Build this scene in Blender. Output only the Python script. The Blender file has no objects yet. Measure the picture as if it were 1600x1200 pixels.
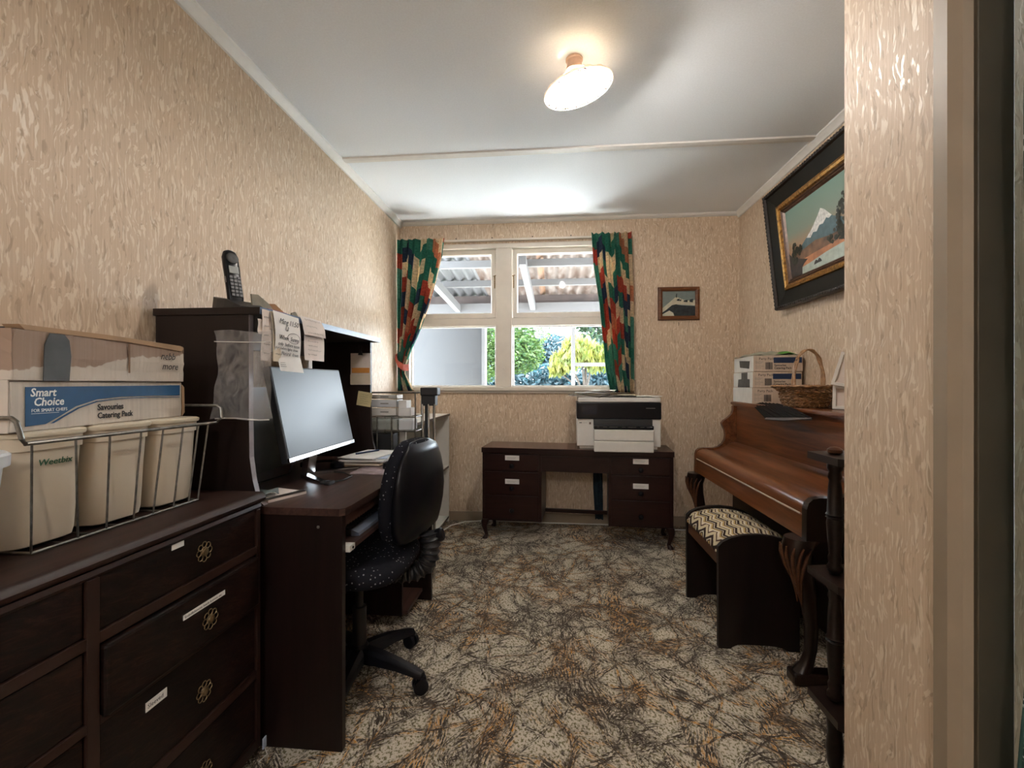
import bpy, bmesh, math, random
from mathutils import Vector, Matrix, Euler
random.seed(7)
PI = math.pi
S = bpy.context.scene
COL = S.collection

# ------------------------------------------------------------------ camera, world, light, exposure
cam_d = bpy.data.cameras.new('camera'); cam = bpy.data.objects.new('camera', cam_d); COL.objects.link(cam)
cam_d.sensor_width = 36; cam_d.lens = 36*711/1600; cam_d.clip_start = 0.02; cam_d.clip_end = 300
cam.location = (0, 0, 1.094); cam.rotation_euler = (PI/2, 0, math.radians(5.3))
S.camera = cam
S.view_settings.view_transform = 'Standard'; S.view_settings.look = 'None'
S.view_settings.gamma = 1; S.view_settings.use_curve_mapping = False
S.view_settings.exposure = 2.15
SKY = 8.0; BULB = 215; FILL = 17.0; SUN = 30.0
W = bpy.data.worlds.new('world'); S.world = W; W.use_nodes = True
bg = W.node_tree.nodes['Background']; bg.inputs[0].default_value = (0.88, 0.94, 1.0, 1); bg.inputs[1].default_value = SKY
sd = bpy.data.lights.new('sun', 'SUN'); sd.energy = SUN; sd.angle = math.radians(1.5); sd.color = (1, .95, .86)
sun = bpy.data.objects.new('sun', sd); COL.objects.link(sun)
sun.rotation_euler = Vector((0.25, -1.0, -.86)).to_track_quat('-Z', 'Y').to_euler()
sun.location = (-3, -3, 8)

# ------------------------------------------------------------------ node material helpers
class NT:
    def __init__(s, name):
        s.m = bpy.data.materials.new(name); s.m.use_nodes = True
        s.t = s.m.node_tree; s.n = s.t.nodes; s.b = s.n['Principled BSDF']; s.out = s.n['Material Output']
    def new(s, typ, **kw):
        n = s.n.new(typ)
        for k, v in kw.items(): setattr(n, k, v)
        return n
    def link(s, a, b): s.t.links.new(a, b)
    def val(s, n, i, v):
        if hasattr(v, 'is_output') or isinstance(v, bpy.types.NodeSocket): s.link(v, n.inputs[i])
        else: n.inputs[i].default_value = v
    def math(s, op, a, b=None, c=None, clamp=False):
        n = s.new('ShaderNodeMath', operation=op); n.use_clamp = clamp
        s.val(n, 0, a)
        if b is not None: s.val(n, 1, b)
        if c is not None: s.val(n, 2, c)
        return n.outputs[0]
    def pos(s, kind='obj'):
        if kind == 'obj': return s.new('ShaderNodeTexCoord').outputs['Object']
        if kind == 'uv': return s.new('ShaderNodeTexCoord').outputs['UV']
        return s.new('ShaderNodeNewGeometry').outputs['Position']
    def mapping(s, v, scale=(1, 1, 1), rot=(0, 0, 0), loc=(0, 0, 0)):
        n = s.new('ShaderNodeMapping'); s.link(v, n.inputs[0])
        n.inputs['Scale'].default_value = scale; n.inputs['Rotation'].default_value = rot; n.inputs['Location'].default_value = loc
        return n.outputs[0]
    def noise(s, v, scale=5, detail=3, rough=.5, dist=0):
        n = s.new('ShaderNodeTexNoise'); s.link(v, n.inputs['Vector'])
        n.inputs['Scale'].default_value = scale; n.inputs['Detail'].default_value = detail
        n.inputs['Roughness'].default_value = rough; n.inputs['Distortion'].default_value = dist
        return n.outputs['Fac']
    def ramp(s, f, stops, interp='LINEAR'):
        n = s.new('ShaderNodeValToRGB'); s.link(f, n.inputs[0]); r = n.color_ramp; r.interpolation = interp
        while len(r.elements) < len(stops): r.elements.new(.5)
        for e, (p, c) in zip(r.elements, stops):
            e.position = p; e.color = (c, c, c, 1) if isinstance(c, (int, float)) else (*c, 1)
        return n.outputs[0]
    def mix(s, f, a, b):
        n = s.new('ShaderNodeMix', data_type='RGBA')
        s.val(n, 0, f)
        for i, v in ((6, a), (7, b)):
            if isinstance(v, tuple): n.inputs[i].default_value = (*v, 1)
            else: s.link(v, n.inputs[i])
        return n.outputs[2]
    def bump(s, h, strength=.3, dist=.002):
        n = s.new('ShaderNodeBump'); n.inputs['Strength'].default_value = strength; n.inputs['Distance'].default_value = dist
        s.link(h, n.inputs['Height']); s.link(n.outputs[0], s.b.inputs['Normal'])
    def base(s, c, rough=None, metal=None, spec=None):
        if isinstance(c, tuple): s.b.inputs['Base Color'].default_value = (*c, 1)
        else: s.link(c, s.b.inputs['Base Color'])
        if rough is not None: s.val(s.b, 'Roughness', rough)
        if metal is not None: s.b.inputs['Metallic'].default_value = metal
        if spec is not None: s.b.inputs['Specular IOR Level'].default_value = spec
        return s.m

def plain(name, c, rough=.5, metal=0, var=.12, scale=30, spec=.5, bump=0):
    t = NT(name); f = t.noise(t.pos(), scale, 3)
    col = t.mix(t.ramp(f, [(.3, 0), (.7, 1)]), tuple(k*(1-var) for k in c), tuple(min(1, k*(1+var)) for k in c))
    if bump: t.bump(f, bump, .002)
    return t.base(col, rough, metal, spec)

def wood(name, dark, light, axis='y', rough=.35, scale=1.0, spec=.3, figure=1.0, coat=0):
    t = NT(name); sc = {'x': (1.2, 22, 22), 'y': (22, 1.2, 22), 'z': (22, 22, 1.2)}[axis]
    p = t.mapping(t.pos(), tuple(k*scale for k in sc))
    f = t.noise(p, 2.2, 6, .62, 1.2*figure)
    q = t.noise(t.mapping(t.pos(), tuple(k*.25*scale for k in sc)), 2, 2, .5, 1.5)
    g = t.math('MULTIPLY_ADD', q, .5, t.math('MULTIPLY', f, .6))
    col = t.ramp(g, [(.36, dark), (.72, light)])
    t.bump(f, .12, .001)
    if coat: t.b.inputs['Coat Weight'].default_value = coat; t.b.inputs['Coat Roughness'].default_value = .15
    return t.base(col, rough, 0, spec)

M = {}
def wallpaper(name):
    t = NT(name); p = t.pos('world')
    warp = t.noise(t.mapping(p, (1, 1, .6)), 9, 2)
    comb = t.new('ShaderNodeVectorMath', operation='ADD'); t.link(t.mapping(p, (74, 74, 16)), comb.inputs[0])
    cx = t.new('ShaderNodeCombineXYZ'); w3 = t.math('MULTIPLY', warp, 6.5); t.link(w3, cx.inputs[0]); t.link(w3, cx.inputs[1])
    t.link(cx.outputs[0], comb.inputs[1]); pp = comb.outputs[0]
    n1 = t.noise(pp, 1.0, 2.5, .55, .6)
    n2 = t.noise(t.mapping(pp, (1.6, 1.6, 1.3), loc=(7, 3, 2)), 1.0, 2, .5, .4)
    streak = t.noise(t.mapping(p, (260, 260, 5)), 1.0, 2)
    dark = t.ramp(n1, [(.34, 1), (.42, 0)])
    light = t.ramp(n2, [(.55, 0), (.62, 1)])
    c0 = t.mix(t.ramp(streak, [(.35, 0), (.65, 1)]), (.54, .405, .285), (.61, .465, .335))
    c1 = t.mix(t.math('MULTIPLY', dark, .58), c0, (.33, .235, .15))
    c2 = t.mix(t.math('MULTIPLY', light, .68), c1, (.76, .65, .51))
    r = t.math('SUBTRACT', .54, t.math('MULTIPLY', light, .18))
    h = t.math('ADD', t.math('SUBTRACT', light, dark), t.math('MULTIPLY', streak, .6))
    t.bump(h, .22, .0012)
    return t.base(c2, r, 0, .45)
M['paper_wall'] = wallpaper('damask wallpaper')

def carpet():
    t = NT('patterned carpet'); p = t.pos('world')
    wv = t.new('ShaderNodeTexNoise'); t.link(p, wv.inputs['Vector']); wv.inputs['Scale'].default_value = 3.0; wv.inputs['Detail'].default_value = 1
    va = t.new('ShaderNodeVectorMath', operation='MULTIPLY_ADD'); t.link(wv.outputs['Color'], va.inputs[0])
    va.inputs[1].default_value = (.20, .20, 0); t.link(p, va.inputs[2]); pw = va.outputs[0]
    total = None; org = None
    for i, (ang, sh) in enumerate(((25, 1), (70, 5), (120, 9), (160, 13), (45, 17), (95, 23), (140, 29))):
        q = t.mapping(t.mapping(pw, (1, 1, 0), (0, 0, math.radians(ang))), (1.5, 4.6, 0), loc=(sh*3.1, sh*1.7, 0))
        # strokes lie along x of the turned frame, gathered into veins
        st = t.noise(t.mapping(t.mapping(pw, (1, 1, 0), (0, 0, math.radians(ang+7))), (30, 150, 0), loc=(sh, sh*2, 0)), 1.0, 3, .65, .5)
        vein = t.noise(q, 1.0, 1.0, .5)
        ridge = t.math('ABSOLUTE', t.math('SUBTRACT', vein, .5))
        band = t.ramp(ridge, [(.010, 1), (.045, 0)])
        k = t.math('MULTIPLY', t.ramp(st, [(.49, 0), (.53, 1)]), band)
        total = k if total is None else t.math('MAXIMUM', total, k)
        if i in (0, 1, 3, 5):
            o = t.math('MULTIPLY', t.ramp(st, [(.40, 1), (.50, 0)]), t.ramp(ridge, [(.0, 1), (.032, 0)]))
            org = o if org is None else t.math('MAXIMUM', org, o)
    fine = t.noise(t.mapping(p, (120, 90, 0), (0, 0, .5)), 1.0, 3, .6)
    patch = t.noise(p, 2.6, 1)
    b0 = t.mix(t.ramp(fine, [(.42, 0), (.50, 1)]), (.17, .145, .075), (.58, .51, .41))
    b1 = t.mix(t.math('MULTIPLY', org, t.ramp(patch, [(.40, 0), (.52, 1)])), b0, (.55, .24, .03))
    b2 = t.mix(t.math('MULTIPLY', total, .93), b1, (.028, .016, .011))
    t.bump(fine, .6, .004)
    t.b.inputs['Sheen Weight'].default_value = .1
    return t.base(b2, .95, 0, .1)
M['carpet'] = carpet()
M['ceiling'] = plain('ceiling paint', (.85, .90, .945), .85, var=.03, scale=140, bump=.25)
M['trim_white'] = plain('white trim paint', (.74, .73, .70), .4, var=.03)
M['trim_cream'] = plain('cream gloss paint', (.28, .215, .15), .5, var=.05, scale=12)
M['frame_paint'] = plain('window paint', (.66, .60, .52), .35, var=.05, scale=9)
M['jamb'] = plain('painted shade jamb', (.055, .043, .026), .5, var=.15, scale=8)  # shade on the face turned from the lamp, put into the colour
M['black'] = plain('black', (.006, .005, .004), .8, spec=.1)
M['darkroom'] = plain('painted room gloom', (.02, .018, .014), .8)  # near-black colour stands in for the unlit room past the doorway
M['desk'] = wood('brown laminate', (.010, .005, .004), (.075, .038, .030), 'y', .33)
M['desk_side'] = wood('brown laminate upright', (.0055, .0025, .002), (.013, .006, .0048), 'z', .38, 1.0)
M['hutch'] = wood('dark brown hutch laminate', (.010, .0055, .0045), (.016, .009, .0073), 'z', .4)
M['dresser'] = plain('dresser brown stain', (.026, .012, .0085), .4, spec=.3, var=.2, scale=10)
M['dresser_top'] = wood('dresser top', (.009, .004, .003), (.036, .015, .010), 'y', .45)
def bark():
    t = NT('bark textured drawer front'); p = t.pos()
    f = t.noise(t.mapping(t.mapping(p, (1, 1, 1), (.25, 0, 0)), (60, 16, 90)), 1.0, 5, .7, 1.0); q = t.noise(p, 7, 2)
    g = t.math('MULTIPLY_ADD', q, .35, t.math('MULTIPLY', f, .75))
    t.bump(f, .6, .0015)
    return t.base(t.ramp(g, [(.45, (.0010, .0006, .0005)), (.60, (.009, .0034, .0022)), (.74, (.034, .013, .0075))]), .42, 0, .3)
M['drawer'] = bark()
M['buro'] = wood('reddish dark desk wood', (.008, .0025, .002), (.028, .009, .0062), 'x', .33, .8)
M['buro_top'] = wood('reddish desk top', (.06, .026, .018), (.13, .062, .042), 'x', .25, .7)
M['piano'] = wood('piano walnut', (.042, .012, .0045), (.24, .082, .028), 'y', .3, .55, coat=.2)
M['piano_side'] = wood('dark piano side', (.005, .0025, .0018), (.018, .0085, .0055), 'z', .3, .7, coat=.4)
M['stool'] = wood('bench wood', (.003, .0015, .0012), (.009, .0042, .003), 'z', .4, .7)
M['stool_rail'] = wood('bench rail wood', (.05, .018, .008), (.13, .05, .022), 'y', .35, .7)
M['whatnot'] = wood('dark stand wood', (.004, .0022, .0018), (.018, .009, .007), 'y', .35, 1)
M['picture_wood'] = wood('orange brown picture wood', (.07, .022, .008), (.22, .085, .03), 'x', .35, 1)
M['blackplastic'] = plain('black plastic', (.005, .005, .007), .30, spec=.22)
M['blackmatte'] = plain('matte black plastic', (.012, .012, .013), .5)
M['whiteplastic'] = plain('white plastic', (.66, .64, .60), .4, var=.03)
M['whitebase'] = plain('cool white plastic', (.62, .64, .66), .35, var=.03)
M['cream'] = plain('cream plastic', (.55, .47, .36), .42, var=.04, scale=6)
M['lidcream'] = plain('cream lid plastic', (.64, .56, .43), .4, var=.04)
M['metal'] = plain('grey wire metal', (.22, .21, .19), .38, .9, var=.3, scale=60)
M['chrome'] = plain('bright metal', (.62, .62, .62), .25, 1, var=.1)
M['brass'] = plain('aged brass', (.30, .22, .12), .4, .9, var=.4, scale=80)
M['paper'] = plain('white paper', (.72, .70, .67), .8, var=.03)
M['paper_warm'] = plain('buff paper', (.60, .52, .40), .8, var=.05)
M['paper_pink'] = plain('pinkish paper', (.66, .58, .53), .8, var=.05)
M['paper_blue'] = plain('bluish paper', (.42, .48, .60), .7, var=.2)
M['yellow_note'] = plain('faded yellow note', (.58, .50, .28), .8, var=.05)
M['orange'] = plain('orange print', (.60, .25, .05), .7)
M['ink'] = plain('ink', (.02, .02, .025), .7)
M['green_ink'] = plain('green ink', (.01, .09, .04), .7)
M['grey_ink'] = plain('grey ink', (.25, .24, .22), .7)
M['white_ink'] = plain('white ink', (.8, .8, .78), .7)
M['blue_print'] = plain('blue print', (.006, .065, .17), .5, var=.1)
M['navy_print'] = plain('navy print', (.012, .03, .085), .5)
M['grey_tape'] = plain('grey tape', (.055, .055, .052), .5, var=.3, scale=20)
M['card_brown'] = plain('kraft cardboard', (.36, .235, .14), .8, var=.15, scale=14)
M['board_grey'] = plain('grey cardboard', (.22, .20, .15), .8, var=.15)
M['card_rust'] = plain('brown cardboard inside', (.28, .13, .05), .8)
def carton(name, c, axis):
    t = NT(name); p = t.pos(); sc = (0, 0, 0)
    sc = {'x': (110, 0, 0), 'y': (0, 110, 0)}[axis]
    st = t.noise(t.mapping(p, sc), 1, 1); w = t.noise(p, 14, 3)
    f = t.math('MULTIPLY_ADD', st, .5, t.math('MULTIPLY', w, .5))
    t.bump(f, .5, .003)
    return t.base(t.ramp(f, [(.35, tuple(k*.8 for k in c)), (.65, c)]), .7)
M['carton'] = carton('white corrugated carton', (.58, .52, .45), 'y')
M['carton_pink'] = carton('buff corrugated carton', (.60, .47, .36), 'x')
M['carton_white'] = carton('white carton end', (.70, .68, .62), 'y')
def torn():
    t = NT('torn kraft and white carton'); p = t.pos()
    n = t.noise(p, 9, 4, .6); sx = t.new('ShaderNodeSeparateXYZ'); t.link(p, sx.inputs[0])
    hh = t.math('ADD', t.math('MULTIPLY', sx.outputs[2], 11), t.math('MULTIPLY_ADD', n, .9, -.75))
    hh = t.math('ADD', hh, t.math('MULTIPLY', sx.outputs[1], -1.6))
    col = t.mix(t.ramp(hh, [(.22, 0), (.25, 1)]), (.52, .47, .41), (.26, .17, .12))
    st = t.noise(t.mapping(p, (0, 120, 0)), 1, 1); t.bump(st, .5, .003)
    return t.base(t.mix(t.math('MULTIPLY', st, .3), col, (.56, .49, .42)), .7)
M['torn'] = torn()
def dots():
    t = NT('black fabric with pale flecks'); v = t.new('ShaderNodeTexVoronoi'); t.link(t.mapping(t.pos(), (1, 1, 1)), v.inputs['Vector']); v.inputs['Scale'].default_value = 62
    f = t.ramp(v.outputs['Distance'], [(.13, 1), (.20, 0)])
    t.bump(v.outputs['Distance'], .2, .002)
    return t.base(t.mix(f, (.010, .010, .014), (.20, .20, .21)), .9, 0, .15)
M['dots'] = dots()
def flame():
    t = NT('flame stitch seat cloth'); sx = t.new('ShaderNodeSeparateXYZ'); t.link(t.pos(), sx.inputs[0])
    wob = t.math('MULTIPLY_ADD', t.noise(t.pos(), 14, 2), .035, 0)
    tri = t.math('PINGPONG', t.math('ADD', sx.outputs[1], wob), .052)
    a = t.math('ADD', sx.outputs[0], t.math('MULTIPLY', tri, .38))
    fr = t.math('FRACT', t.math('MULTIPLY', a, 20.0))
    col = t.ramp(fr, [(0, (.035, .022, .018)), (.2, (.52, .44, .29)), (.42, (.10, .06, .045)), (.52, (.62, .55, .42)), (.70, (.42, .29, .12)), (.84, (.05, .03, .02)), (.92, (.55, .48, .36))], 'CONSTANT')
    t.bump(t.noise(t.pos(), 160, 2), .5, .003)
    return t.base(col, .9, 0, .1)
M['flame'] = flame()
def curtain(name, kind=0):
    t = NT(name); uv = t.pos('uv'); s = t.new('ShaderNodeSeparateXYZ'); t.link(uv, s.inputs[0])
    if kind == 0:
        wob = t.noise(uv, 3, 1)
        u = t.math('MULTIPLY', s.outputs[0], 13.0); cu = t.math('FLOOR', u)
        wn = t.new('ShaderNodeTexWhiteNoise', noise_dimensions='1D'); t.link(cu, wn.inputs['W'])
        v = t.math('ADD', t.math('MULTIPLY', s.outputs[1], 8.4), t.math('MULTIPLY', wn.outputs['Value'], 5.3))
        v = t.math('ADD', v, t.math('MULTIPLY', t.math('FRACT', u), t.math('MULTIPLY_ADD', wn.outputs['Value'], 1.6, -.8))); cv = t.math('FLOOR', v)
        cc = t.new('ShaderNodeCombineXYZ'); t.link(cu, cc.inputs[0]); t.link(cv, cc.inputs[1])
        w2 = t.new('ShaderNodeTexWhiteNoise', noise_dimensions='2D'); t.link(cc.outputs[0], w2.inputs['Vector'])
        col = t.ramp(w2.outputs['Value'], [(0, (.05, .24, .17)), (.20, (.52, .10, .065)), (.38, (.05, .075, .13)), (.54, (.84, .68, .46)), (.76, (.11, .33, .24)), (.93, (.62, .26, .14))], 'CONSTANT')
        spk = t.ramp(t.noise(t.mapping(uv, (70, 70, 1)), 1, 2), [(.42, .7), (.60, 1)])
        mm = t.new('ShaderNodeMix', data_type='RGBA', blend_type='MULTIPLY'); mm.inputs[0].default_value = .8
        t.link(col, mm.inputs[6]); t.link(spk, mm.inputs[7]); col = mm.outputs[2]
    else:
        n = t.noise(t.mapping(uv, (24, 20, 1)), 1, 3, .6, 2.0)
        col = t.mix(t.ramp(n, [(.60, 0), (.62, 1)]), (.035, .075, .062), (.50, .55, .50))
    t.base(col, .85, 0, .15)
    tr = t.new('ShaderNodeBsdfTranslucent'); t.link(col, tr.inputs[0]); mx = t.new('ShaderNodeMixShader'); mx.inputs[0].default_value = .5 if kind == 0 else .05
    t.link(t.b.outputs[0], mx.inputs[1]); t.link(tr.outputs[0], mx.inputs[2]); t.link(mx.outputs[0], t.out.inputs[0])
    return t.m
M['curtain'] = curtain('patchwork curtain cloth'); M['green_curtain'] = curtain('green sprigged cloth', 1)
M['tie'] = plain('red tieback cloth', (.36, .08, .055), .85, var=.25)
M['tealcloth'] = plain('dark teal cloth', (.010, .028, .040), .9, var=.4)
def glass(name, tint=(.95, .98, 1), a=.06):
    t = NT(name); n = t.n
    tr = t.new('ShaderNodeBsdfTransparent'); tr.inputs[0].default_value = (*tint, 1)
    gl = t.new('ShaderNodeBsdfGlossy'); gl.inputs['Roughness'].default_value = .03
    lw = t.new('ShaderNodeFresnel'); lw.inputs[0].default_value = 1.35
    mx = t.new('ShaderNodeMixShader'); t.link(t.math('MULTIPLY_ADD', lw.outputs[0], .3, 0.0), mx.inputs[0]); t.link(tr.outputs[0], mx.inputs[1]); t.link(gl.outputs[0], mx.inputs[2])
    t.link(mx.outputs[0], t.out.inputs[0]); return t.m
M['glass'] = glass('window glass')
def bagplastic():
    t = NT('clear crinkled plastic'); p = t.pos()
    f = t.noise(t.mapping(p, (1, 1, .7)), 22, 4, .6, 1.5)
    tr = t.new('ShaderNodeBsdfTransparent'); tr.inputs[0].default_value = (.90, .90, .90, 1)
    b = t.new('ShaderNodeBump'); b.inputs['Strength'].default_value = .7; b.inputs['Distance'].default_value = .01; t.link(f, b.inputs['Height'])
    t.base((.65, .63, .62), .22, 0, .8); t.link(b.outputs[0], t.b.inputs['Normal'])
    mx = t.new('ShaderNodeMixShader'); t.link(t.ramp(f, [(.35, .07), (.7, .27)]), mx.inputs[0])
    t.link(tr.outputs[0], mx.inputs[1]); t.link(t.b.outputs[0], mx.inputs[2]); t.link(mx.outputs[0], t.out.inputs[0]); return t.m
M['bag'] = bagplastic()
M['screen'] = plain('matte grey screen', (.055, .058, .06), .40, .2, var=.06, scale=2)
def emis(name, c, st):
    t = NT(name); e = t.new('ShaderNodeEmission'); e.inputs[0].default_value = (*c, 1); e.inputs[1].default_value = st
    t.link(e.outputs[0], t.out.inputs[0]); return t.m
M['bulb'] = emis('glowing bulb', (1, .94, .87), BULB)
M['fill_globe'] = emis('glowing fill globe', (.97, .98, 1.0), FILL)  # emission of the added globe behind the camera
def shade():
    t = NT('frosted glass shade'); t.base((.86, .80, .72), .3)
    tr = t.new('ShaderNodeBsdfTranslucent'); tr.inputs[0].default_value = (.95, .86, .74, 1)
    mx = t.new('ShaderNodeMixShader'); mx.inputs[0].default_value = .45
    t.link(t.b.outputs[0], mx.inputs[1]); t.link(tr.outputs[0], mx.inputs[2]); t.link(mx.outputs[0], t.out.inputs[0]); return t.m
M['shade'] = shade()
M['shade_rib'] = plain('shade rib line', (.004, .002, .0015), .9, spec=0)
M['fitting'] = plain('pinkish lamp fitting', (.45, .30, .22), .5)
def polycarb():
    t = NT('translucent roofing'); p = t.pos(); f = t.noise(t.mapping(p, (3, 1, 1)), 4, 4, .6)
    col = t.ramp(f, [(.3, (.085, .06, .048)), (.65, (.16, .145, .135))]); t.base(col, .5)
    tr = t.new('ShaderNodeBsdfTranslucent'); t.link(col, tr.inputs[0]); mx = t.new('ShaderNodeMixShader'); mx.inputs[0].default_value = .6
    t.link(t.b.outputs[0], mx.inputs[1]); t.link(tr.outputs[0], mx.inputs[2]); t.link(mx.outputs[0], t.out.inputs[0]); return t.m
M['polycarb'] = polycarb()
M['tin'] = plain('grey roofing', (.045, .045, .047), .5, 0, var=.12, scale=4)
M['outwhite'] = plain('white exterior paint', (.07, .067, .066), .6, var=.05)
M['outbeam'] = plain('weathered beam', (.06, .042, .035), .7, var=.3, scale=9)
M['outgrey'] = plain('grey exterior wall', (.0185, .018, .0178), .7, var=.02)
M['grass'] = plain('lawn', (.05, .055, .04), .9, var=.4, scale=2)
def leafm(name, a, b):
    t = NT(name); f = t.noise(t.pos('world'), 7, 2)
    col = t.ramp(f, [(.35, a), (.65, b)]); t.base(col, .6)
    tr = t.new('ShaderNodeBsdfTranslucent'); t.link(col, tr.inputs[0]); mx = t.new('ShaderNodeMixShader'); mx.inputs[0].default_value = .4
    t.link(t.b.outputs[0], mx.inputs[1]); t.link(tr.outputs[0], mx.inputs[2]); t.link(mx.outputs[0], t.out.inputs[0]); return t.m
M['leaf_green'] = leafm('green leaves', (.013, .047, .008), (.055, .095, .016))
M['leaf_yellow'] = leafm('yellow green leaves', (.06, .085, .010), (.15, .15, .024))
M['leaf_blue'] = leafm('blue green leaves', (.006, .020, .025), (.018, .048, .06))
M['leaf_dark'] = leafm('dark green leaves', (.009, .026, .012), (.034, .06, .026))
M['bark'] = plain('bark', (.035, .027, .02), .9, var=.3)
M['wicker'] = plain('brown wicker', (.26, .135, .06), .5, var=.45, scale=60)
M['wicker_light'] = plain('tan wicker handle', (.38, .21, .10), .5, var=.3, scale=60)
M['greenfilm'] = plain('green net', (.10, .30, .04), .6, var=.3)
M['greyfilm'] = plain('greenish grey film', (.30, .30, .22), .5, var=.3)
M['gold'] = plain('gilt moulding', (.30, .15, .035), .4, .7, var=.6, scale=70, bump=.8)
M['frame_black'] = plain('black carved moulding', (.018, .012, .009), .4, var=.6, scale=90, bump=.6)
M['frame_olive'] = plain('dark olive frame', (.013, .011, .007), .6, var=.15, scale=12, spec=.15)
M['frame_inner'] = plain('brown inner moulding', (.085, .040, .022), .35, .2, var=.4, scale=50)

# ------------------------------------------------------------------ mesh helpers
def BM(): return bmesh.new()
def box(bm, x0, x1, y0, y1, z0, z1, bev=0, seg=2, mat4=None):
    r = bmesh.ops.create_cube(bm, size=1)
    vs = r['verts']
    m = Matrix.Translation(((x0+x1)/2, (y0+y1)/2, (z0+z1)/2)) @ Matrix.Diagonal((abs(x1-x0), abs(y1-y0), abs(z1-z0), 1))
    if mat4 is not None: m = mat4 @ m
    bmesh.ops.transform(bm, matrix=m, verts=vs)
    if bev:
        es = list({e for v in vs for e in v.link_edges})
        bmesh.ops.bevel(bm, geom=es, offset=bev, segments=seg, profile=.5, affect='EDGES')
    return bm
def B(x0, x1, y0, y1, z0, z1, bev=0, seg=2): return box(BM(), x0, x1, y0, y1, z0, z1, bev, seg)
def prism(bm, pts, axis, a, b, mat4=None):
    def mk(p, w): return {'x': (w, p[0], p[1]), 'y': (p[0], w, p[1]), 'z': (p[0], p[1], w)}[axis]
    lo = [bm.verts.new(mk(p, a)) for p in pts]; hi = [bm.verts.new(mk(p, b)) for p in pts]; n = len(pts)
    f = [bm.faces.new(lo), bm.faces.new(hi[::-1])]
    for i in range(n): bm.faces.new((lo[i], hi[i], hi[(i+1) % n], lo[(i+1) % n]))
    if mat4 is not None:
        for v in lo+hi: v.co = mat4 @ v.co
    return bm
def tube(bm, pts, r, seg=8, closed=False):
    pts = [Vector(p) for p in pts]; n = len(pts); rings = []
    for i, p in enumerate(pts):
        if closed: d = pts[(i+1) % n]-pts[i-1]
        else: d = pts[min(i+1, n-1)]-pts[max(i-1, 0)]
        d.normalize(); up = Vector((0, 0, 1)) if abs(d.z) < .9 else Vector((1, 0, 0))
        a = d.cross(up).normalized(); b = d.cross(a).normalized()
        rr = r[i] if isinstance(r, (list, tuple)) else r
        rings.append([bm.verts.new(p+a*rr*math.cos(2*PI*k/seg)+b*rr*math.sin(2*PI*k/seg)) for k in range(seg)])
    for i in range(n if closed else n-1):
        A, Bq = rings[i], rings[(i+1) % n]
        for k in range(seg): bm.faces.new((A[k], A[(k+1) % seg], Bq[(k+1) % seg], Bq[k]))
    if not closed: bm.faces.new(rings[0][::-1]); bm.faces.new(rings[-1])
    return bm
def lathe(bm, prof, seg=24, c=(0, 0, 0), mat4=None, caps=True):
    rings = []
    for r, z in prof:
        rings.append([bm.verts.new((c[0]+r*math.cos(2*PI*k/seg), c[1]+r*math.sin(2*PI*k/seg), c[2]+z)) for k in range(seg)])
    for A, Bq in zip(rings, rings[1:]):
        for k in range(seg): bm.faces.new((A[k], A[(k+1) % seg], Bq[(k+1) % seg], Bq[k]))
    if caps:
        bm.faces.new(rings[0][::-1]); bm.faces.new(rings[-1])
    if mat4 is not None:
        for R in rings:
            for v in R: v.co = mat4 @ v.co
    return bm
def loft(bm, secs):
    rings = [[bm.verts.new(p) for p in s] for s in secs]; n = len(secs[0])
    for A, Bq in zip(rings, rings[1:]):
        for k in range(n): bm.faces.new((A[k], A[(k+1) % n], Bq[(k+1) % n], Bq[k]))
    bm.faces.new(rings[0][::-1]); bm.faces.new(rings[-1]); return bm
def slab(bm, grid, th, nrm):
    """thin sheet with real thickness from a grid of points"""
    nrm = Vector(nrm)*th; R, Cn = len(grid), len(grid[0])
    a = [[bm.verts.new(Vector(p)) for p in row] for row in grid]
    b = [[bm.verts.new(Vector(p)+nrm) for p in row] for row in grid]
    for i in range(R-1):
        for j in range(Cn-1):
            bm.faces.new((a[i][j], a[i][j+1], a[i+1][j+1], a[i+1][j])); bm.faces.new((b[i][j], b[i+1][j], b[i+1][j+1], b[i][j+1]))
    rim = [(i, 0) for i in range(R)]+[(R-1, j) for j in range(1, Cn)]+[(i, Cn-1) for i in range(R-2, -1, -1)]+[(0, j) for j in range(Cn-2, 0, -1)]
    for k in range(len(rim)):
        p, q = rim[k], rim[(k+1) % len(rim)]
        bm.faces.new((a[p[0]][p[1]], a[q[0]][q[1]], b[q[0]][q[1]], b[p[0]][p[1]]))
    return bm
def mitre(bm, x0, x1, z0, z1, prof):
    """picture frame ring: prof = [(inset, y)]"""
    rings = []
    for ins, y in prof:
        rings.append([bm.verts.new(p) for p in ((x0+ins, y, z0+ins), (x1-ins, y, z0+ins), (x1-ins, y, z1-ins), (x0+ins, y, z1-ins))])
    n = len(rings)
    for i in range(n):
        A, Bq = rings[i], rings[(i+1) % n]
        for k in range(4): bm.faces.new((A[k], A[(k+1) % 4], Bq[(k+1) % 4], Bq[k]))
    return bm
def text_bm(s, size, shear=0, depth=.0004, bold=0, align='LEFT'):
    cu = bpy.data.curves.new('t', 'FONT'); cu.body = s; cu.size = size; cu.shear = shear; cu.extrude = depth; cu.offset = bold; cu.align_x = align; cu.resolution_u = 2
    o = bpy.data.objects.new('t', cu); COL.objects.link(o)
    dg = bpy.context.evaluated_depsgraph_get(); me = bpy.data.meshes.new_from_object(o.evaluated_get(dg))
    bm = BM(); bm.from_mesh(me); bpy.data.objects.remove(o); bpy.data.curves.remove(cu); bpy.data.meshes.remove(me)
    return bm
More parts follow.
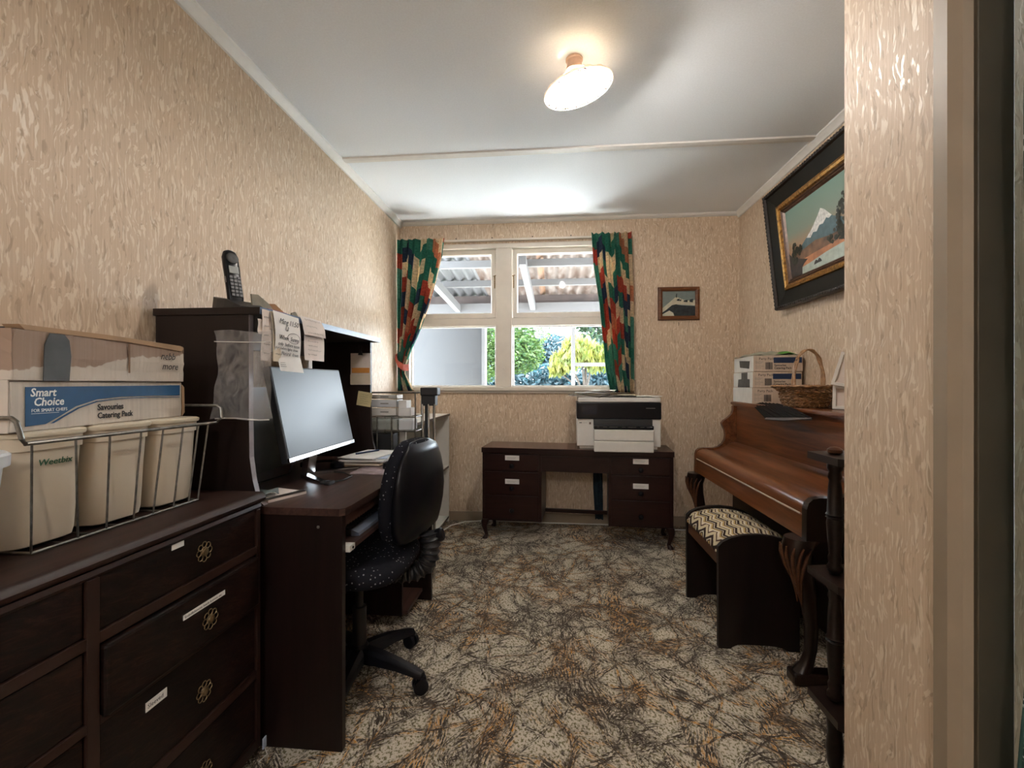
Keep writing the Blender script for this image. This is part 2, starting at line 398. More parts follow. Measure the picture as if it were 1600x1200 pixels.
def face_mat(origin, xdir, zdir):
    x = Vector(xdir).normalized(); z = Vector(zdir).normalized(); n = x.cross(z)   # local x->x, local y->z(up), local z->outward
    return Matrix(((x.x, z.x, n.x, origin[0]), (x.y, z.y, n.y, origin[1]), (x.z, z.z, n.z, origin[2]), (0, 0, 0, 1)))

CTR = {}; INFO = {}
def thing(name, label, cat, loc=(0, 0, 0), rot=(0, 0, 0), group=None, local=False):
    o = bpy.data.objects.new(name, None); COL.objects.link(o); o.location = loc
    o.rotation_euler = rot if isinstance(rot, tuple) else (0, 0, rot)
    o.empty_display_size = .05; o['label'] = label; o['category'] = cat
    if group: o['group'] = group
    mw = Matrix.Translation(loc) @ Euler(o.rotation_euler).to_matrix().to_4x4()
    INFO[o] = Matrix.Identity(4) if local else mw.inverted()
    return o
def obj(name, bm, mat, parent=None, smooth=False, label=None, cat=None, group=None, kind=None, recalc=True):
    if recalc: bmesh.ops.recalc_face_normals(bm, faces=bm.faces)
    xs = [v.co.x for v in bm.verts]; ys = [v.co.y for v in bm.verts]; zs = [v.co.z for v in bm.verts]
    c = Vector(((min(xs)+max(xs))/2, (min(ys)+max(ys))/2, min(zs)))
    for v in bm.verts: v.co -= c
    me = bpy.data.meshes.new(name); bm.to_mesh(me); bm.free()
    if smooth:
        me.shade_smooth()
        if smooth != 'full': me.set_sharp_from_angle(angle=math.radians(40))
    me.materials.append(M[mat] if isinstance(mat, str) else mat)
    o = bpy.data.objects.new(name, me); COL.objects.link(o); o.location = c
    CTR[o] = Matrix.Translation(c)
    if parent:
        o.parent = parent
        o.matrix_parent_inverse = INFO[parent] if parent in INFO else CTR[parent].inverted()
    if label: o['label'] = label
    if cat: o['category'] = cat
    if group: o['group'] = group
    if kind: o['kind'] = kind
    return o
def struct(name, bm, mat, parent=None, **k):
    return obj(name, bm, mat, parent, kind=None if parent else 'structure', **k)
def sthing(name, loc=(0, 0, 0)):
    o = bpy.data.objects.new(name, None); COL.objects.link(o); o.location = loc; o['kind'] = 'structure'; INFO[o] = Matrix.Translation(loc).inverted(); return o
def dup(root, loc, rot=None, label=None):
    r = root.copy(); COL.objects.link(r); r.location = loc
    if rot is not None: r.rotation_euler = rot if isinstance(rot, tuple) else (0, 0, rot)
    if label: r['label'] = label
    for ch in list(root.children):
        c = ch.copy(); COL.objects.link(c); c.parent = r; c.matrix_parent_inverse = ch.matrix_parent_inverse
        for g in list(ch.children):
            d = g.copy(); COL.objects.link(d); d.parent = c; d.matrix_parent_inverse = g.matrix_parent_inverse
    return r
def lettering(s, size, origin, xdir, updir, mat, parent, shear=0, depth=.0004, bold=0, name='lettering', sx=1):
    bm = text_bm(s, size, shear, depth, bold)
    bmesh.ops.transform(bm, matrix=face_mat(origin, xdir, updir) @ Matrix.Diagonal((sx, 1, 1, 1)), verts=bm.verts)
    return obj(name, bm, mat, parent, recalc=False)

# ------------------------------------------------------------------ the room
XL, XR, YB, HC = -1.252, 1.403, 3.61, 2.40
SX, SY = .70, 1.172                       # the short wall on the right: its face and its far end
struct('floor', B(-1.5, 2.6, -2.3, 3.75, -.1, 0), 'carpet')
struct('ceiling', B(-1.5, 2.6, -2.3, 3.75, HC, HC+.15), 'ceiling')
struct('wall_left', B(XL-.12, XL, -2.2, YB+.12, 0, HC), 'paper_wall')
struct('wall_right', B(XR, XR+.12, SY-.1, YB+.12, 0, HC), 'paper_wall')
WX0, WX1, WZ0, WZ1 = -1.19, .53, 1.07, 2.215
bw = B(XL, WX0, YB, YB+.12, 0, HC); box(bw, WX1, XR, YB, YB+.12, 0, HC)
box(bw, WX0, WX1, YB, YB+.12, 0, WZ0-.03); box(bw, WX0, WX1, YB, YB+.12, WZ1, HC)
struct('wall_back', bw, 'paper_wall')
struct('wall_return', prism(BM(), [(SX, .90), (SX, SY), (XR, SY), (XR, SY-.09), (SX+.09, SY-.09), (SX+.09, .90)], 'z', 0, HC), 'paper_wall')
struct('wall_front', B(-1.5, 2.6, -2.3, -2.2, 0, HC), 'paper_wall')
rw = B(SX, SX+.09, -2.2, 0.02, 0, HC); box(rw, SX, SX+.09, .02, .90, 2.35, HC)
struct('wall_doorway', rw, 'paper_wall')
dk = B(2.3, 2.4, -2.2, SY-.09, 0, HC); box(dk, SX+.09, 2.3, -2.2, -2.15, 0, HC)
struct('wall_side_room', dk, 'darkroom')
# doorway lining: casing profile seen from the room, then the jamb
cas = [(SX+.001, .90), (SX-.012, .897), (SX-.013, .866), (SX-.001, .850), (SX+.012, .846), (SX+.016, .842), (SX+.019, .848), (SX+.075, .848), (SX+.075, .90)]
struct('trim_1', prism(BM(), cas, 'z', 0, 2.35), 'trim_cream')
struct('trim_2', B(SX+.0125, SX+.070, .838, .8478, 0, 2.35, .002), 'jamb')
struct('trim_3', B(SX-.012, SX+.09, -.02, .02, 0, 2.35), 'trim_cream')
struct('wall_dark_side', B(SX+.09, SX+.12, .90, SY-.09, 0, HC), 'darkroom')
# cornices, batten, baseboards
cz = HC
def cove(y0, y1, x, sgn): return prism(BM(), [(x, cz), (x+sgn*.036, cz), (x+sgn*.034, cz-.008), (x+sgn*.02, cz-.018), (x+sgn*.009, cz-.036), (x, cz-.038)], 'y', y0, y1)
struct('trim_4', cove(-2.2, YB, XL, 1), 'trim_white', smooth=True)
struct('trim_5', cove(SY, YB, XR, -1), 'trim_white', smooth=True)
struct('trim_6', prism(BM(), [(YB, cz), (YB-.034, cz), (YB-.03, cz-.009), (YB-.01, cz-.022), (YB, cz-.024)], 'x', XL, XR), 'trim_white', smooth=True)
struct('trim_7', prism(BM(), [(2.522, cz), (2.525, cz-.008), (2.55, cz-.010), (2.575, cz-.008), (2.578, cz)], 'x', XL, XR), 'trim_white')
struct('baseboard_back', B(XL, XR, YB-.015, YB, 0, .075, .004), 'trim_cream')
struct('baseboard_left', B(XL, XL+.015, -2.2, YB, 0, .075, .004), 'trim_cream')
struct('baseboard_right', B(XR-.015, XR, SY, YB, 0, .075, .004), 'trim_cream')
# globe added behind the camera as fill for ceiling and walls
h = thing('fill_light', 'added white globe fill light in the near part of the room', 'fill light', (-.25, -1.5, HC))
obj('ceiling_rose', lathe(BM(), [(.05, HC-.025), (.05, HC)], 32, (-.25, -1.5, 0)), 'whiteplastic', h)
obj('cord', lathe(BM(), [(.004, HC-.18), (.004, HC-.025)], 8, (-.25, -1.5, 0)), 'whiteplastic', h)
obj('globe', lathe(BM(), [(.13*math.sin(PI*k/16)+.002, HC-.31-.13*math.cos(PI*k/16)) for k in range(17)], 32, (-.25, -1.5, 0)), 'fill_globe', h, smooth='full')

# ------------------------------------------------------------------ window
w = sthing('window_1', ((WX0+WX1)/2, YB, WZ0))
def fr(name, x0, x1, z0, z1, y0=YB-.012, y1=YB+.10, m='frame_paint', bev=.003, par=None): return obj(name, B(x0, x1, y0, y1, z0, z1, bev), m, par or w)
fr('head_rail', WX0-.03, WX1+.04, 2.178, 2.215)
fr('side_jamb', WX0-.03, WX0+.02, WZ0, 2.178); fr('side_jamb', WX1-.02, WX1+.04, WZ0, 2.178)
fr('mullion', -.463, -.335, WZ0, 2.178)
obj('catch', B(-.405, -.392, YB-.024, YB-.012, 1.21, 1.228, .003), 'frame_paint', w)
fr('sill', WX0-.05, WX1+.06, WZ0-.030, WZ0, YB-.045, YB+.11, bev=.005)
fr('sill_apron', WX0-.03, WX1+.04, WZ0-.048, WZ0-.031, YB-.02, YB-.001, bev=.002)
for (a, b_) in ((WX0+.02, -.463), (-.335, WX1-.02)):
    fr('transom', a, b_, 1.560, 1.622, YB+.01, YB+.09)
    s = BM(); mitre(s, a+.004, b_-.004, 1.626, 2.172, [(0, YB+.02), (.034, YB+.02), (.040, YB+.03), (.040, YB+.055), (0, YB+.055)])
    so = obj('sash', s, 'frame_paint', w)
    obj('pane', B(a+.04, b_-.04, YB+.036, YB+.040, 1.664, 2.134), 'glass', so)
    obj('pane', B(a, b_, YB+.045, YB+.049, 1.072, 1.560), 'glass', w)
    mx = BM(); mitre(mx, a, b_, 1.070, 1.562, [(0, YB+.035), (.010, YB+.035), (.014, YB+.045), (.010, YB+.06), (0, YB+.06)]); obj('glazing_bead', mx, 'trim_white', w)
for x in (-.475, -.322):
    bm = BM(); tube(bm, [(x, YB+.005, 1.86), (x+.002, YB-.008, 1.90), (x, YB+.0, 1.96)], .005, 6); tube(bm, [(x-.012, YB+.0, 1.955), (x+.012, YB+.0, 1.962)], .004, 6)
    obj('latch', bm, 'brass', w, smooth=True)
rod = thing('curtain_track', 'white curtain track screwed above the window', 'curtain rail', (-.33, YB-.02, 2.235))
obj('track', B(-1.24, .60, YB-.035, YB-.001, 2.232, 2.246, .002), 'frame_paint', rod)
for x in (-1.05, -.78, -.49, -.17, .13, .42): obj('screw', lathe(BM(), [(.005, 0), (.004, .004)], 8, mat4=Matrix.Translation((x, YB-.036, 2.252)) @ Matrix.Rotation(PI/2, 4, 'X')), 'blackmatte', rod)

def curtain_bm(lft, rgt, z0, z1, ybase, folds, amp, rows=44, cols=120, width=1.0, seed=1, gather=None):
    rnd = random.Random(seed); ph = [rnd.uniform(0, 6) for _ in range(4)]
    bm = BM(); uvl = bm.loops.layers.uv.new('UVMap'); g = []
    for i in range(rows+1):
        t = i/rows; z = z1+(z0-z1)*t; L, R = lft(z), rgt(z); row = []
        k = gather(z) if gather else 1
        for j in range(cols+1):
            u = j/cols; uu = u+.012*math.sin(folds*1.7*u+ph[0]+z*1.3)
            y = ybase+amp*k*(math.sin(2*PI*folds*uu+ph[1]*0+.5*math.sin(z*2+ph[2]))+.35*math.sin(2*PI*folds*.47*uu+ph[3]))
            x = L+(R-L)*u+.25*(R-L)/folds*.5*math.sin(4*PI*folds*uu)
            row.append((bm.verts.new((x, y, z)), (u*width, z)))
        g.append(row)
    for i in range(rows):
        for j in range(cols):
            q = (g[i][j], g[i][j+1], g[i+1][j+1], g[i+1][j]); f = bm.faces.new([a[0] for a in q])
            for lp, a in zip(f.loops, q): lp[uvl].uv = a[1]
    return bm
def interp(tab):
    def f(z):
        for (z0, a), (z1, b_) in zip(tab, tab[1:]):
            if z1 <= z <= z0:
                t = (z0-z)/(z0-z1); t = t; return a+(b_-a)*t
        return tab[0][1] if z > tab[0][0] else tab[-1][1]
    return f
def addthick(o, th=.002):
    md = o.modifiers.new('cloth thickness', 'SOLIDIFY'); md.thickness = th; md.offset = 0
lc = thing('curtain', 'patchwork curtain tied back beside the left wall', 'curtain', (-1.1, YB-.09, 1.04), group='patchwork window curtains')
o = obj('cloth', curtain_bm(interp([(2.24, -1.236), (1.05, -1.236)]), interp([(2.24, -.858), (2.1, -.875), (1.9, -.925), (1.7, -.985), (1.5, -1.06), (1.35, -1.13), (1.24, -1.17), (1.18, -1.175), (1.04, -1.105)]), 1.04, 2.240, YB-.09, 7, .026, width=.62, seed=3, gather=interp([(2.24, .9), (1.6, 1), (1.2, .7), (1.04, .8)])), 'curtain', lc, smooth='full', recalc=False); addthick(o)
bm = BM(); pts = [(-1.243, YB-.03, 1.33), (-1.24, YB-.14, 1.30), (-1.215, YB-.155, 1.255), (-1.175, YB-.145, 1.225), (-1.150, YB-.10, 1.225), (-1.165, YB-.04, 1.24)]
g = [[(p[0], p[1], p[2]-.028*math.sin(min(1, .4+i*.2)*PI/2)) , (p[0], p[1]-.004, p[2]), (p[0], p[1], p[2]+.024)] for i, p in enumerate(pts)]
obj('tieback', slab(bm, g, .004, (0, -1, 0)), 'tie', lc, smooth=True)
rc = thing('curtain', 'patchwork curtain hanging straight behind the printer', 'curtain', (.46, YB-.09, 1.03), group='patchwork window curtains')
o = obj('cloth', curtain_bm(interp([(2.24, .285), (2.0, .300), (1.7, .345), (1.4, .375), (1.2, .392), (1.03, .43)]), interp([(2.24, .585), (1.8, .60), (1.03, .606)]), 1.03, 2.245, YB-.09, 7, .028, width=.68, seed=9), 'curtain', rc, smooth='full', recalc=False); addthick(o)

# ------------------------------------------------------------------ outside
struct('ground', B(-30, 30, 7.2, 60, -.5, -.4), 'grass')
M['bounce_patio'] = plain('bounce concrete', (.62, .61, .59), .8, var=.08, scale=3)
struct('bounce_patio', B(-30, 30, 3.75, 7.2, -.5, -.38), 'bounce_patio')  # unseen pale floor added to bounce sunlight up onto the ceiling
og = thing('outside_wall', 'plain pale grey outside wall behind the left window pane', 'wall', (-1.9, 4.6, -.4))
obj('wall_board', B(-3.4, -.735, 4.60, 4.7, -.4, 1.80), 'outgrey', og)
obj('corner_board', B(-.735, -.700, 4.58, 4.71, -.4, 1.80), 'outwhite', og)
vr = thing('verandah_roof', 'corrugated verandah roof on white timbers seen through upper window sashes', 'roof', (0, 5.2, 2.3))
def zr(y): return 2.34+.085*(6.5-y)
def corr(x0, x1, y0, y1):
    bm = BM(); n = max(4, int((x1-x0)/.0125)); a = []
    for i in range(n+1):
        x = x0+(x1-x0)*i/n; dz = .019*math.cos(2*PI*x/.125)
        a.append([(x, y0, zr(y0)+dz), (x, y1, zr(y1)+dz)])
    return slab(bm, a, .002, (0, 0, 1))
obj('roof_sheet', corr(-3.4, -.92, 3.78, 6.6), 'tin', vr, smooth=True, label='grey corrugated sheet')
obj('stained_strip', corr(-.19, -.12, 3.785, 6.59), plain('rust stain', (.13, .06, .025), .7, var=.5, scale=6), vr, smooth=True, label='rust-stained strip')
obj('roof_sheet', corr(-.92, 3.0, 3.78, 6.6), 'polycarb', vr, smooth=True, label='translucent corrugated sheet')
for y in (4.95, 5.65): obj('purlin', B(-3.4, 3.0, y, y+.05, zr(y)-.095, zr(y)-.018), 'outwhite', vr)
obj('beam', B(-3.4, 3.0, 6.36, 6.42, 2.20, 2.34), 'outbeam', vr, label='weathered brown beam')
obj('beam', B(-3.4, 3.0, 6.24, 6.355, 2.07, 2.21), 'outwhite', vr, label='white painted beam')
def bar(p, q, wd): 
    bm = BM(); p, q = Vector(p), Vector(q); d = (q-p).normalized(); s = d.cross(Vector((0, 0, 1))).normalized()*wd/2; u = s.cross(d).normalized()*wd/2
    return loft(bm, [[p+s+u*1.4, p-s+u*1.4, p-s-u*1.4, p+s-u*1.4], [q+s+u*1.4, q-s+u*1.4, q-s-u*1.4, q+s-u*1.4]])
obj('brace', bar((-1.42, 4.9, 2.33), (-1.33, 6.28, 2.14), .07), 'outwhite', vr)
obj('brace', bar((-.33, 4.75, 2.39), (-.29, 6.28, 2.15), .07), 'outwhite', vr)
po = thing('verandah_post', 'white verandah post with a side rail outside the right pane', 'post', (.25, 6.28, -.4))
obj('post', B(.235, .285, 6.25, 6.31, -.4, 2.07), 'outwhite', po)
obj('rail', B(.285, 3.0, 6.26, 6.30, 1.335, 1.385), 'outwhite', po)
def leafball(bm, c, rad, n, size, rnd, droop=0):
    for _ in range(n):
        while True:
            p = Vector((rnd.uniform(-1, 1), rnd.uniform(-1, 1), rnd.uniform(-1, 1)))
            if p.length < 1: break
        p = Vector((c[0]+p.x*rad[0], c[1]+p.y*rad[1], c[2]+p.z*rad[2]))
        s = size*rnd.uniform(.6, 1.3); e = Euler((rnd.uniform(0, 6), rnd.uniform(0, 6), rnd.uniform(0, 6)))
        if droop: e = Euler((PI/2+rnd.uniform(-.6, .6), rnd.uniform(-.5, .5), rnd.uniform(0, 6)))
        m = e.to_matrix()
        q = [m @ Vector(v)*s for v in ((0, -1, 0), (.33, -.3, .08), (.28, .4, .1), (0, 1, 0), (-.28, .4, .1), (-.33, -.3, .08))]
        vs = [bm.verts.new(p+v) for v in q]; bm.faces.new(vs)
def tree(name, label, x, y, balls, mat, size, trunk_r=.08, group=None, seed=1, droop=0, top=2.6):
    rnd = random.Random(seed); t = thing(name, label, 'tree', (x, y, -.4), group=group); bm = BM()
    for (c, r, n) in balls: leafball(bm, c, r, n, size, rnd, droop)
    obj('foliage', bm, mat, t, recalc=False)
    tb = BM(); tube(tb, [(x, y, -.4), (x+.05, y, .6), (x, y+.02, top)], [trunk_r, trunk_r*.8, trunk_r*.3], 8)
    for (c, r, n) in balls[:4]: tube(tb, [(x, y, min(c[2]-.1, top)*.6), ((x+c[0])/2, (y+c[1])/2, c[2]*.85), c], [trunk_r*.5, trunk_r*.35, .01], 6)
    obj('trunk', tb, 'bark', t, smooth=True); return t
G = 'garden trees beyond the verandah'
tree('maple_tree', 'fresh green leafy tree just right of the grey wall', -.95, 10, [((-1.0, 10, 2.5), (.95, .8, 1.0), 5200), ((-.75, 9.8, 1.75), (.55, .5, .45), 1900), ((-1.5, 10.2, 1.6), (.5, .5, .5), 1500), ((-1.9, 10.2, 2.3), (.9, .7, .9), 2000)], 'leaf_green', .055, group=G, seed=2)
tree('chestnut_tree', 'yellow-green tree with long drooping leaves behind the post', .55, 8.3, [((.2, 8.2, 1.50), (.28, .25, .20), 300), ((.45, 8.2, 1.72), (.34, .3, .22), 380), ((.05, 8.3, 1.34), (.16, .2, .10), 90), ((.75, 8.3, 1.55), (.3, .3, .26), 300)], 'leaf_yellow', .085, .05, group=G, seed=4, droop=1, top=1.6)
tree('overhanging_tree', 'dark green tree leaning in at the upper right', 1.5, 9.5, [((1.0, 9.5, 2.5), (.62, .5, .62), 2200), ((.55, 9.4, 2.5), (.25, .3, .28), 500), ((1.6, 9.6, 1.9), (.6, .5, .9), 2500)], 'leaf_dark', .06, .09, group=G, seed=5)
tree('distant_tree', 'dark bluish tree showing far off between the others', -.1, 17, [((-.15, 17, 2.1), (1.1, .8, .9), 2600), ((-1.8, 17, 2.4), (1.6, .8, 1.3), 2500), ((2.0, 17, 2.2), (1.4, .8, 1.2), 2500)], 'leaf_blue', .10, .1, group=G, seed=6)
hd = BM(); rnd = random.Random(11)
for i in range(13): leafball(hd, (-4.2+i*.7, 12.6+rnd.uniform(-.3, .3), .75), (.75, .5, 1.0), 1500, .10, rnd)
obj('hedge', hd, 'leaf_blue', label='low blue-green hedge running behind the trees', cat='hedge', recalc=False)

# ------------------------------------------------------------------ ceiling lamp
lp = thing('ceiling_lamp', 'small frosted ribbed glass bell lamp glowing on the ceiling', 'ceiling lamp', (.075, 1.84, HC))
LM = Matrix.Translation((.085, 1.84, HC-.075)) @ Matrix.Rotation(math.radians(-13), 4, 'Y') @ Matrix.Rotation(math.radians(4), 4, 'X')
obj('ceiling_rose', lathe(BM(), [(.030, 0), (.034, -.004), (.034, -.010), (.030, -.013), (.030, -.036), (.033, -.040), (.033, -.050), (.026, -.056)], 28, (.08, 1.84, HC)), 'fitting', lp, smooth=True)
bm = BM(); sg = 96; prof = [(.030, .026), (.042, .018), (.060, .002), (.086, -.018), (.112, -.036), (.132, -.048), (.139, -.050)]; rings = []
for k, (r, z) in enumerate(prof):
    rr = []
    for j in range(sg):
        a = 2*PI*j/sg; sc = 1-.030*(k/6)*abs(math.sin(a*8))**.5*0-.018*(k/6)*(1-abs(math.sin(a*8)))
        rr.append(bm.verts.new(LM @ Vector((r*sc*math.cos(a), r*sc*math.sin(a), z+.006*(k/6)*abs(math.sin(a*8))))))
    rings.append(rr)
for A, Bq in zip(rings, rings[1:]):
    for j in range(sg): bm.faces.new((A[j], A[(j+1) % sg], Bq[(j+1) % sg], Bq[j]))
o = obj('lamp_shade', bm, 'shade', lp, smooth='full', recalc=False); addthick(o, .002)
rb = BM()
for j in range(16):
    a = 2*PI*j/16; tube(rb, [LM @ Vector((r*.965*math.cos(a), r*.965*math.sin(a), z-.005)) for r, z in prof[1:]], .0014, 5)
obj('shade_rib', rb, 'shade_rib', lp)
rm = BM(); tube(rm, [LM @ Vector((.139*math.cos(2*PI*j/64), .139*math.sin(2*PI*j/64), -.050)) for j in range(64)], .0026, 6, True); obj('shade_rim', rm, 'shade', lp, smooth=True)
obj('bulb_socket', lathe(BM(), [(.017, .03), (.019, .0), (.019, -.010), (.014, -.012)], 16, mat4=LM), 'fitting', lp, smooth=True)
obj('light_bulb', lathe(BM(), [(.012, -.013), (.016, -.022), (.026, -.042), (.029, -.056), (.024, -.071), (.010, -.081), (.002, -.083)], 20, mat4=LM), 'bulb', lp, smooth='full')

# ------------------------------------------------------------------ computer desk with hutch
DX, DY0, DY1 = -.615, 1.31, 2.285
d = thing('computer_desk', 'dark brown computer desk with raised hutch along the left wall', 'desk', (-.93, 1.8, 0))
top = [(-1.245, DY0-.004), (-.905, DY0-.004), (-.88, DY0-.016), (-.845, DY0-.02), (-.632, DY0-.02), (DX-.004, DY0-.008), (DX, DY0+.02), (DX, DY1-.012), (-1.245, DY1-.012)]
obj('desktop', prism(BM(), top, 'z', .703, .725), 'desk', d)
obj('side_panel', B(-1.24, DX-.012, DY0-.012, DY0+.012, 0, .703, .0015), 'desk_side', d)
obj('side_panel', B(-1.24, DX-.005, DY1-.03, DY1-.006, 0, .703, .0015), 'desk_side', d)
obj('cam_cap', lathe(BM(), [(.005, 0), (.005, .002)], 12, mat4=Matrix.Translation((-.70, DY0-.0125, .668)) @ Matrix.Rotation(PI/2, 4, 'X')), 'chrome', d)
obj('back_panel', B(-1.235, -1.22, DY0+.012, DY1-.03, .30, .703), 'hutch', d)
obj('front_rail', B(DX-.03, DX-.012, DY0+.012, DY1-.03, .668, .7025), 'desk', d)
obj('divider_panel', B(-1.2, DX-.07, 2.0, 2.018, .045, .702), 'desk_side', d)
obj('shelf', B(-1.2, DX-.05, 2.018, DY1-.03, .33, .345, .001), 'buro_top', d); obj('shelf', B(-1.2, DX-.05, 2.018, DY1-.03, .045, .06), 'desk', d)
kt = obj('keyboard_tray', B(-1.05, DX-.002, DY0+.055, 1.985, .585, .600, .001), 'desk', d)
obj('tray_runner', B(-.98, DX-.0, DY0+.014, DY0+.05, .585, .603), 'whiteplastic', kt); obj('runner_screw', lathe(BM(), [(.004, 0), (.004, .002)], 10, mat4=Matrix.Translation((DX+.0005, DY0+.034, .594)) @ Matrix.Rotation(PI/2, 4, 'Y')), 'black', kt)
hs = [(-1.235, .725), (-.878, .725), (-.889, .733), (-.905, .76), (-.915, .80), (-.925, .87), (-.927, 1.0), (-.927, 1.306), (-1.235, 1.306)]
obj('hutch_side', prism(BM(), hs, 'y', DY0-.002, DY0+.017), 'hutch', d)
obj('hutch_side', prism(BM(), hs, 'y', 2.228, 2.246), 'hutch', d)
obj('hutch_edge', prism(BM(), [(p[0]+.0006, p[1]) for p in hs[1:8]]+[(p[0]-.0004, p[1]) for p in hs[7:0:-1]], 'y', DY0-.0025, DY0+.0175), plain('edge strip glint', (.22, .19, .20), .3), d)  # pale colour paints in the light caught by this front edge
obj('hutch_top', B(-1.24, -.888, DY0-.008, 2.262, 1.306, 1.328, .001), 'hutch', d)
obj('hutch_back_rail', B(-1.235, -1.220, DY0+.017, 2.228, 1.232, 1.305), plain('grey back rail', (.25, .25, .26), .5), d)

obj('hutch_back_panel', B(-1.222, -1.212, DY0+.017, 2.228, .726, 1.08), plain('dark grey back panel', (.085, .085, .075), .35, var=.3, scale=8), d)
obj('top_edge_sheen', B(-.8878, -.8868, DY0-.008, 2.262, 1.306, 1.328), plain('painted window sheen', (.11, .16, .26), .35), d)  # blue colour paints in the window light reflected along the edge
# notes hanging from the front edge of the hutch top
NG = 'notes taped along the front of the hutch'
def note(name, label, y0, y1, z1, z0, mat, sk=0, lift=.0, lines=0, cat='note', x=-.884, curl=.0):
    t = thing(name, label, cat, (x, (y0+y1)/2, z0), group=NG); bm = BM(); g = []
    for i in range(7):
        k = i/6; z = z1+(z0-z1)*k; dx = lift*math.sin(k*PI*.6)+curl*k*k
        g.append([(x+dx+.002*math.sin(v*5+i), y0+(y1-y0)*v+sk*k, z) for v in (0, .25, .5, .75, 1)])
    obj('sheet', slab(bm, g, .0008, (1, 0, 0)), mat, t, smooth=True)
    if lines:
        rnd = random.Random(int(y0*1000))
        for j in range(lines):
            lb = BM()
            k = .15+.7*j/max(1, lines-1); z = z1+(z0-z1)*k; a = y0+(y1-y0)*.12+sk*k; b_ = y0+(y1-y0)*rnd.uniform(.55, .88)+sk*k
            xx = x+lift*math.sin(k*PI*.6)+curl*k*k+.0042
            pts = []; n = 18
            for q in range(n+1): pts.append((xx, a+(b_-a)*q/n, z+.003*math.sin(q*2.3+j)*(1 if q % 5 else 0)))
            tube(lb, pts, .0004, 4); obj('written_line', lb, 'grey_ink', t)
    return t
note('paper_note', 'small blank tag furthest left under the hutch top', 1.285, 1.315, 1.290, 1.245, 'paper_pink', .004)
note('paper_note', 'tall narrow pinkish note left of the white handwritten sheet', 1.305, 1.352, 1.322, 1.165, 'paper_pink', -.010, .004, 5)
note('paper_note', 'slim cream note half under the white handwritten sheet', 1.342, 1.385, 1.322, 1.165, 'paper_warm', .004, .008, 6, x=-.881)
note('paper_note', 'pinkish flap note with faint lines right of the handwritten sheet', 1.492, 1.64, 1.330, 1.268, 'paper_pink', .03, .004, 3, x=-.874)
note('paper_note', 'long buff list hanging behind the pinkish flap note', 1.530, 1.668, 1.318, 1.180, 'paper_pink', .012, .002, 7)
bs = thing('handwritten_sheet', 'large white handwritten sheet at the middle of the hanging notes', 'note', (-.872, 1.43, 1.18), group=NG)
g = [[(-.875+.006*math.sin(i*.5)+.001*math.sin(v*6), 1.345+.143*v+.010*i/7, 1.325-.150*i/7-(.006*v)) for v in (0, .25, .5, .75, 1)] for i in range(8)]
obj('sheet', slab(BM(), g, .0008, (1, 0, 0)), 'paper', bs, smooth=True)
for (s_, z, y, sz) in (('Ming 11:50', 1.288, 1.368, .024), ('L2', 1.268, 1.40, .018), ('When  Sunny', 1.238, 1.366, .020), ('only  before noon', 1.218, 1.360, .0165), ('before lights down', 1.205, 1.372, .013), ('Natural  down', 1.188, 1.378, .016)):
    lettering(s_, sz, (-.8665, y, z), (0, 1, -.04), (0, 0, 1), 'ink', bs, .25, .0002, .0, 'handwriting', sx=1.0)
el = BM(); tube(el, [(-.8665, 1.448+.036*math.cos(a*PI/12), 1.245+.017*math.sin(a*PI/12)) for a in range(24)], .0006, 4, True); obj('handwriting', el, 'ink', bs)
sl = thing('printed_slip', 'small white printed slip below the handwritten sheet', 'note', (-.874, 1.44, 1.14), group=NG)
g = [[(-.874+.001*i, 1.362+.135*v+.004*i, 1.188-.052*i/4-.004*v) for v in (0, .5, 1)] for i in range(5)]
obj('sheet', slab(BM(), g, .0008, (1, 0, 0)), 'paper', sl, smooth=True)
for i in range(3): obj('print_line', B(-.8693, -.8690, 1.378, 1.41-.004*i, 1.150+.006*i, 1.1515+.006*i), 'grey_ink', sl)

# zip bag hanging in front of the near hutch side
bg_ = thing('zip_bag', 'clear zip-lock bag hanging at the hutch corner', 'bag', (-.92, 1.27, .98))
g = []
for i in range(15):
    k = i/14; row = []
    for j in range(9):
        v = j/8; row.append((-1.005+.182*v+.004*math.sin(k*5), 1.262+.010*math.sin(v*3+k*4)+.004*math.sin(k*17+v*9), 1.252-.262*k+.004*math.sin(v*7)))
    g.append(row)
obj('bag_film', slab(BM(), g, .0012, (0, 1, 0)), 'bag', bg_, smooth=True)
zb = BM(); tube(zb, [(-1.003+.18*k/6, 1.258+.010*math.sin(k/2+.3), 1.220-.004*k/6) for k in range(7)], .0013, 5); obj('zip_strip', zb, 'whiteplastic', bg_)
zb = BM(); tube(zb, [(-1.003+.18*k/6, 1.256+.010*math.sin(k/2+1), .991+.002*math.sin(k)) for k in range(7)], .0022, 5); obj('bottom_seam', zb, 'whiteplastic', bg_)

# clipped papers on the far hutch panel
cp = thing('clipped_papers', 'white and orange papers held by a bulldog clip inside the hutch', 'paper', (-.975, 2.222, 1.09))
obj('sheet', B(-1.029, -.925, 2.2245, 2.2262, 1.09, 1.250), 'paper_pink', cp)
obj('orange_band', B(-1.022, -.930, 2.2228, 2.2243, 1.150, 1.176), 'orange', cp)
obj('lower_sheet', B(-1.030, -.926, 2.2225, 2.2240, 1.092, 1.142), 'paper_warm', cp)
c_ = BM(); prism(c_, [(-.985, 1.24), (-.965, 1.24), (-.970, 1.262), (-.980, 1.262)], 'y', 2.212, 2.226); tube(c_, [(-.980, 2.218, 1.26), (-.984, 2.216, 1.285), (-.966, 2.216, 1.285), (-.970, 2.218, 1.26)], .0018, 5); obj('bulldog_clip', c_, 'blackmatte', cp)
yn = thing('sticky_note', 'faded yellow square note tilted on the inside of the far hutch panel', 'note', (-.957, 2.224, .985))
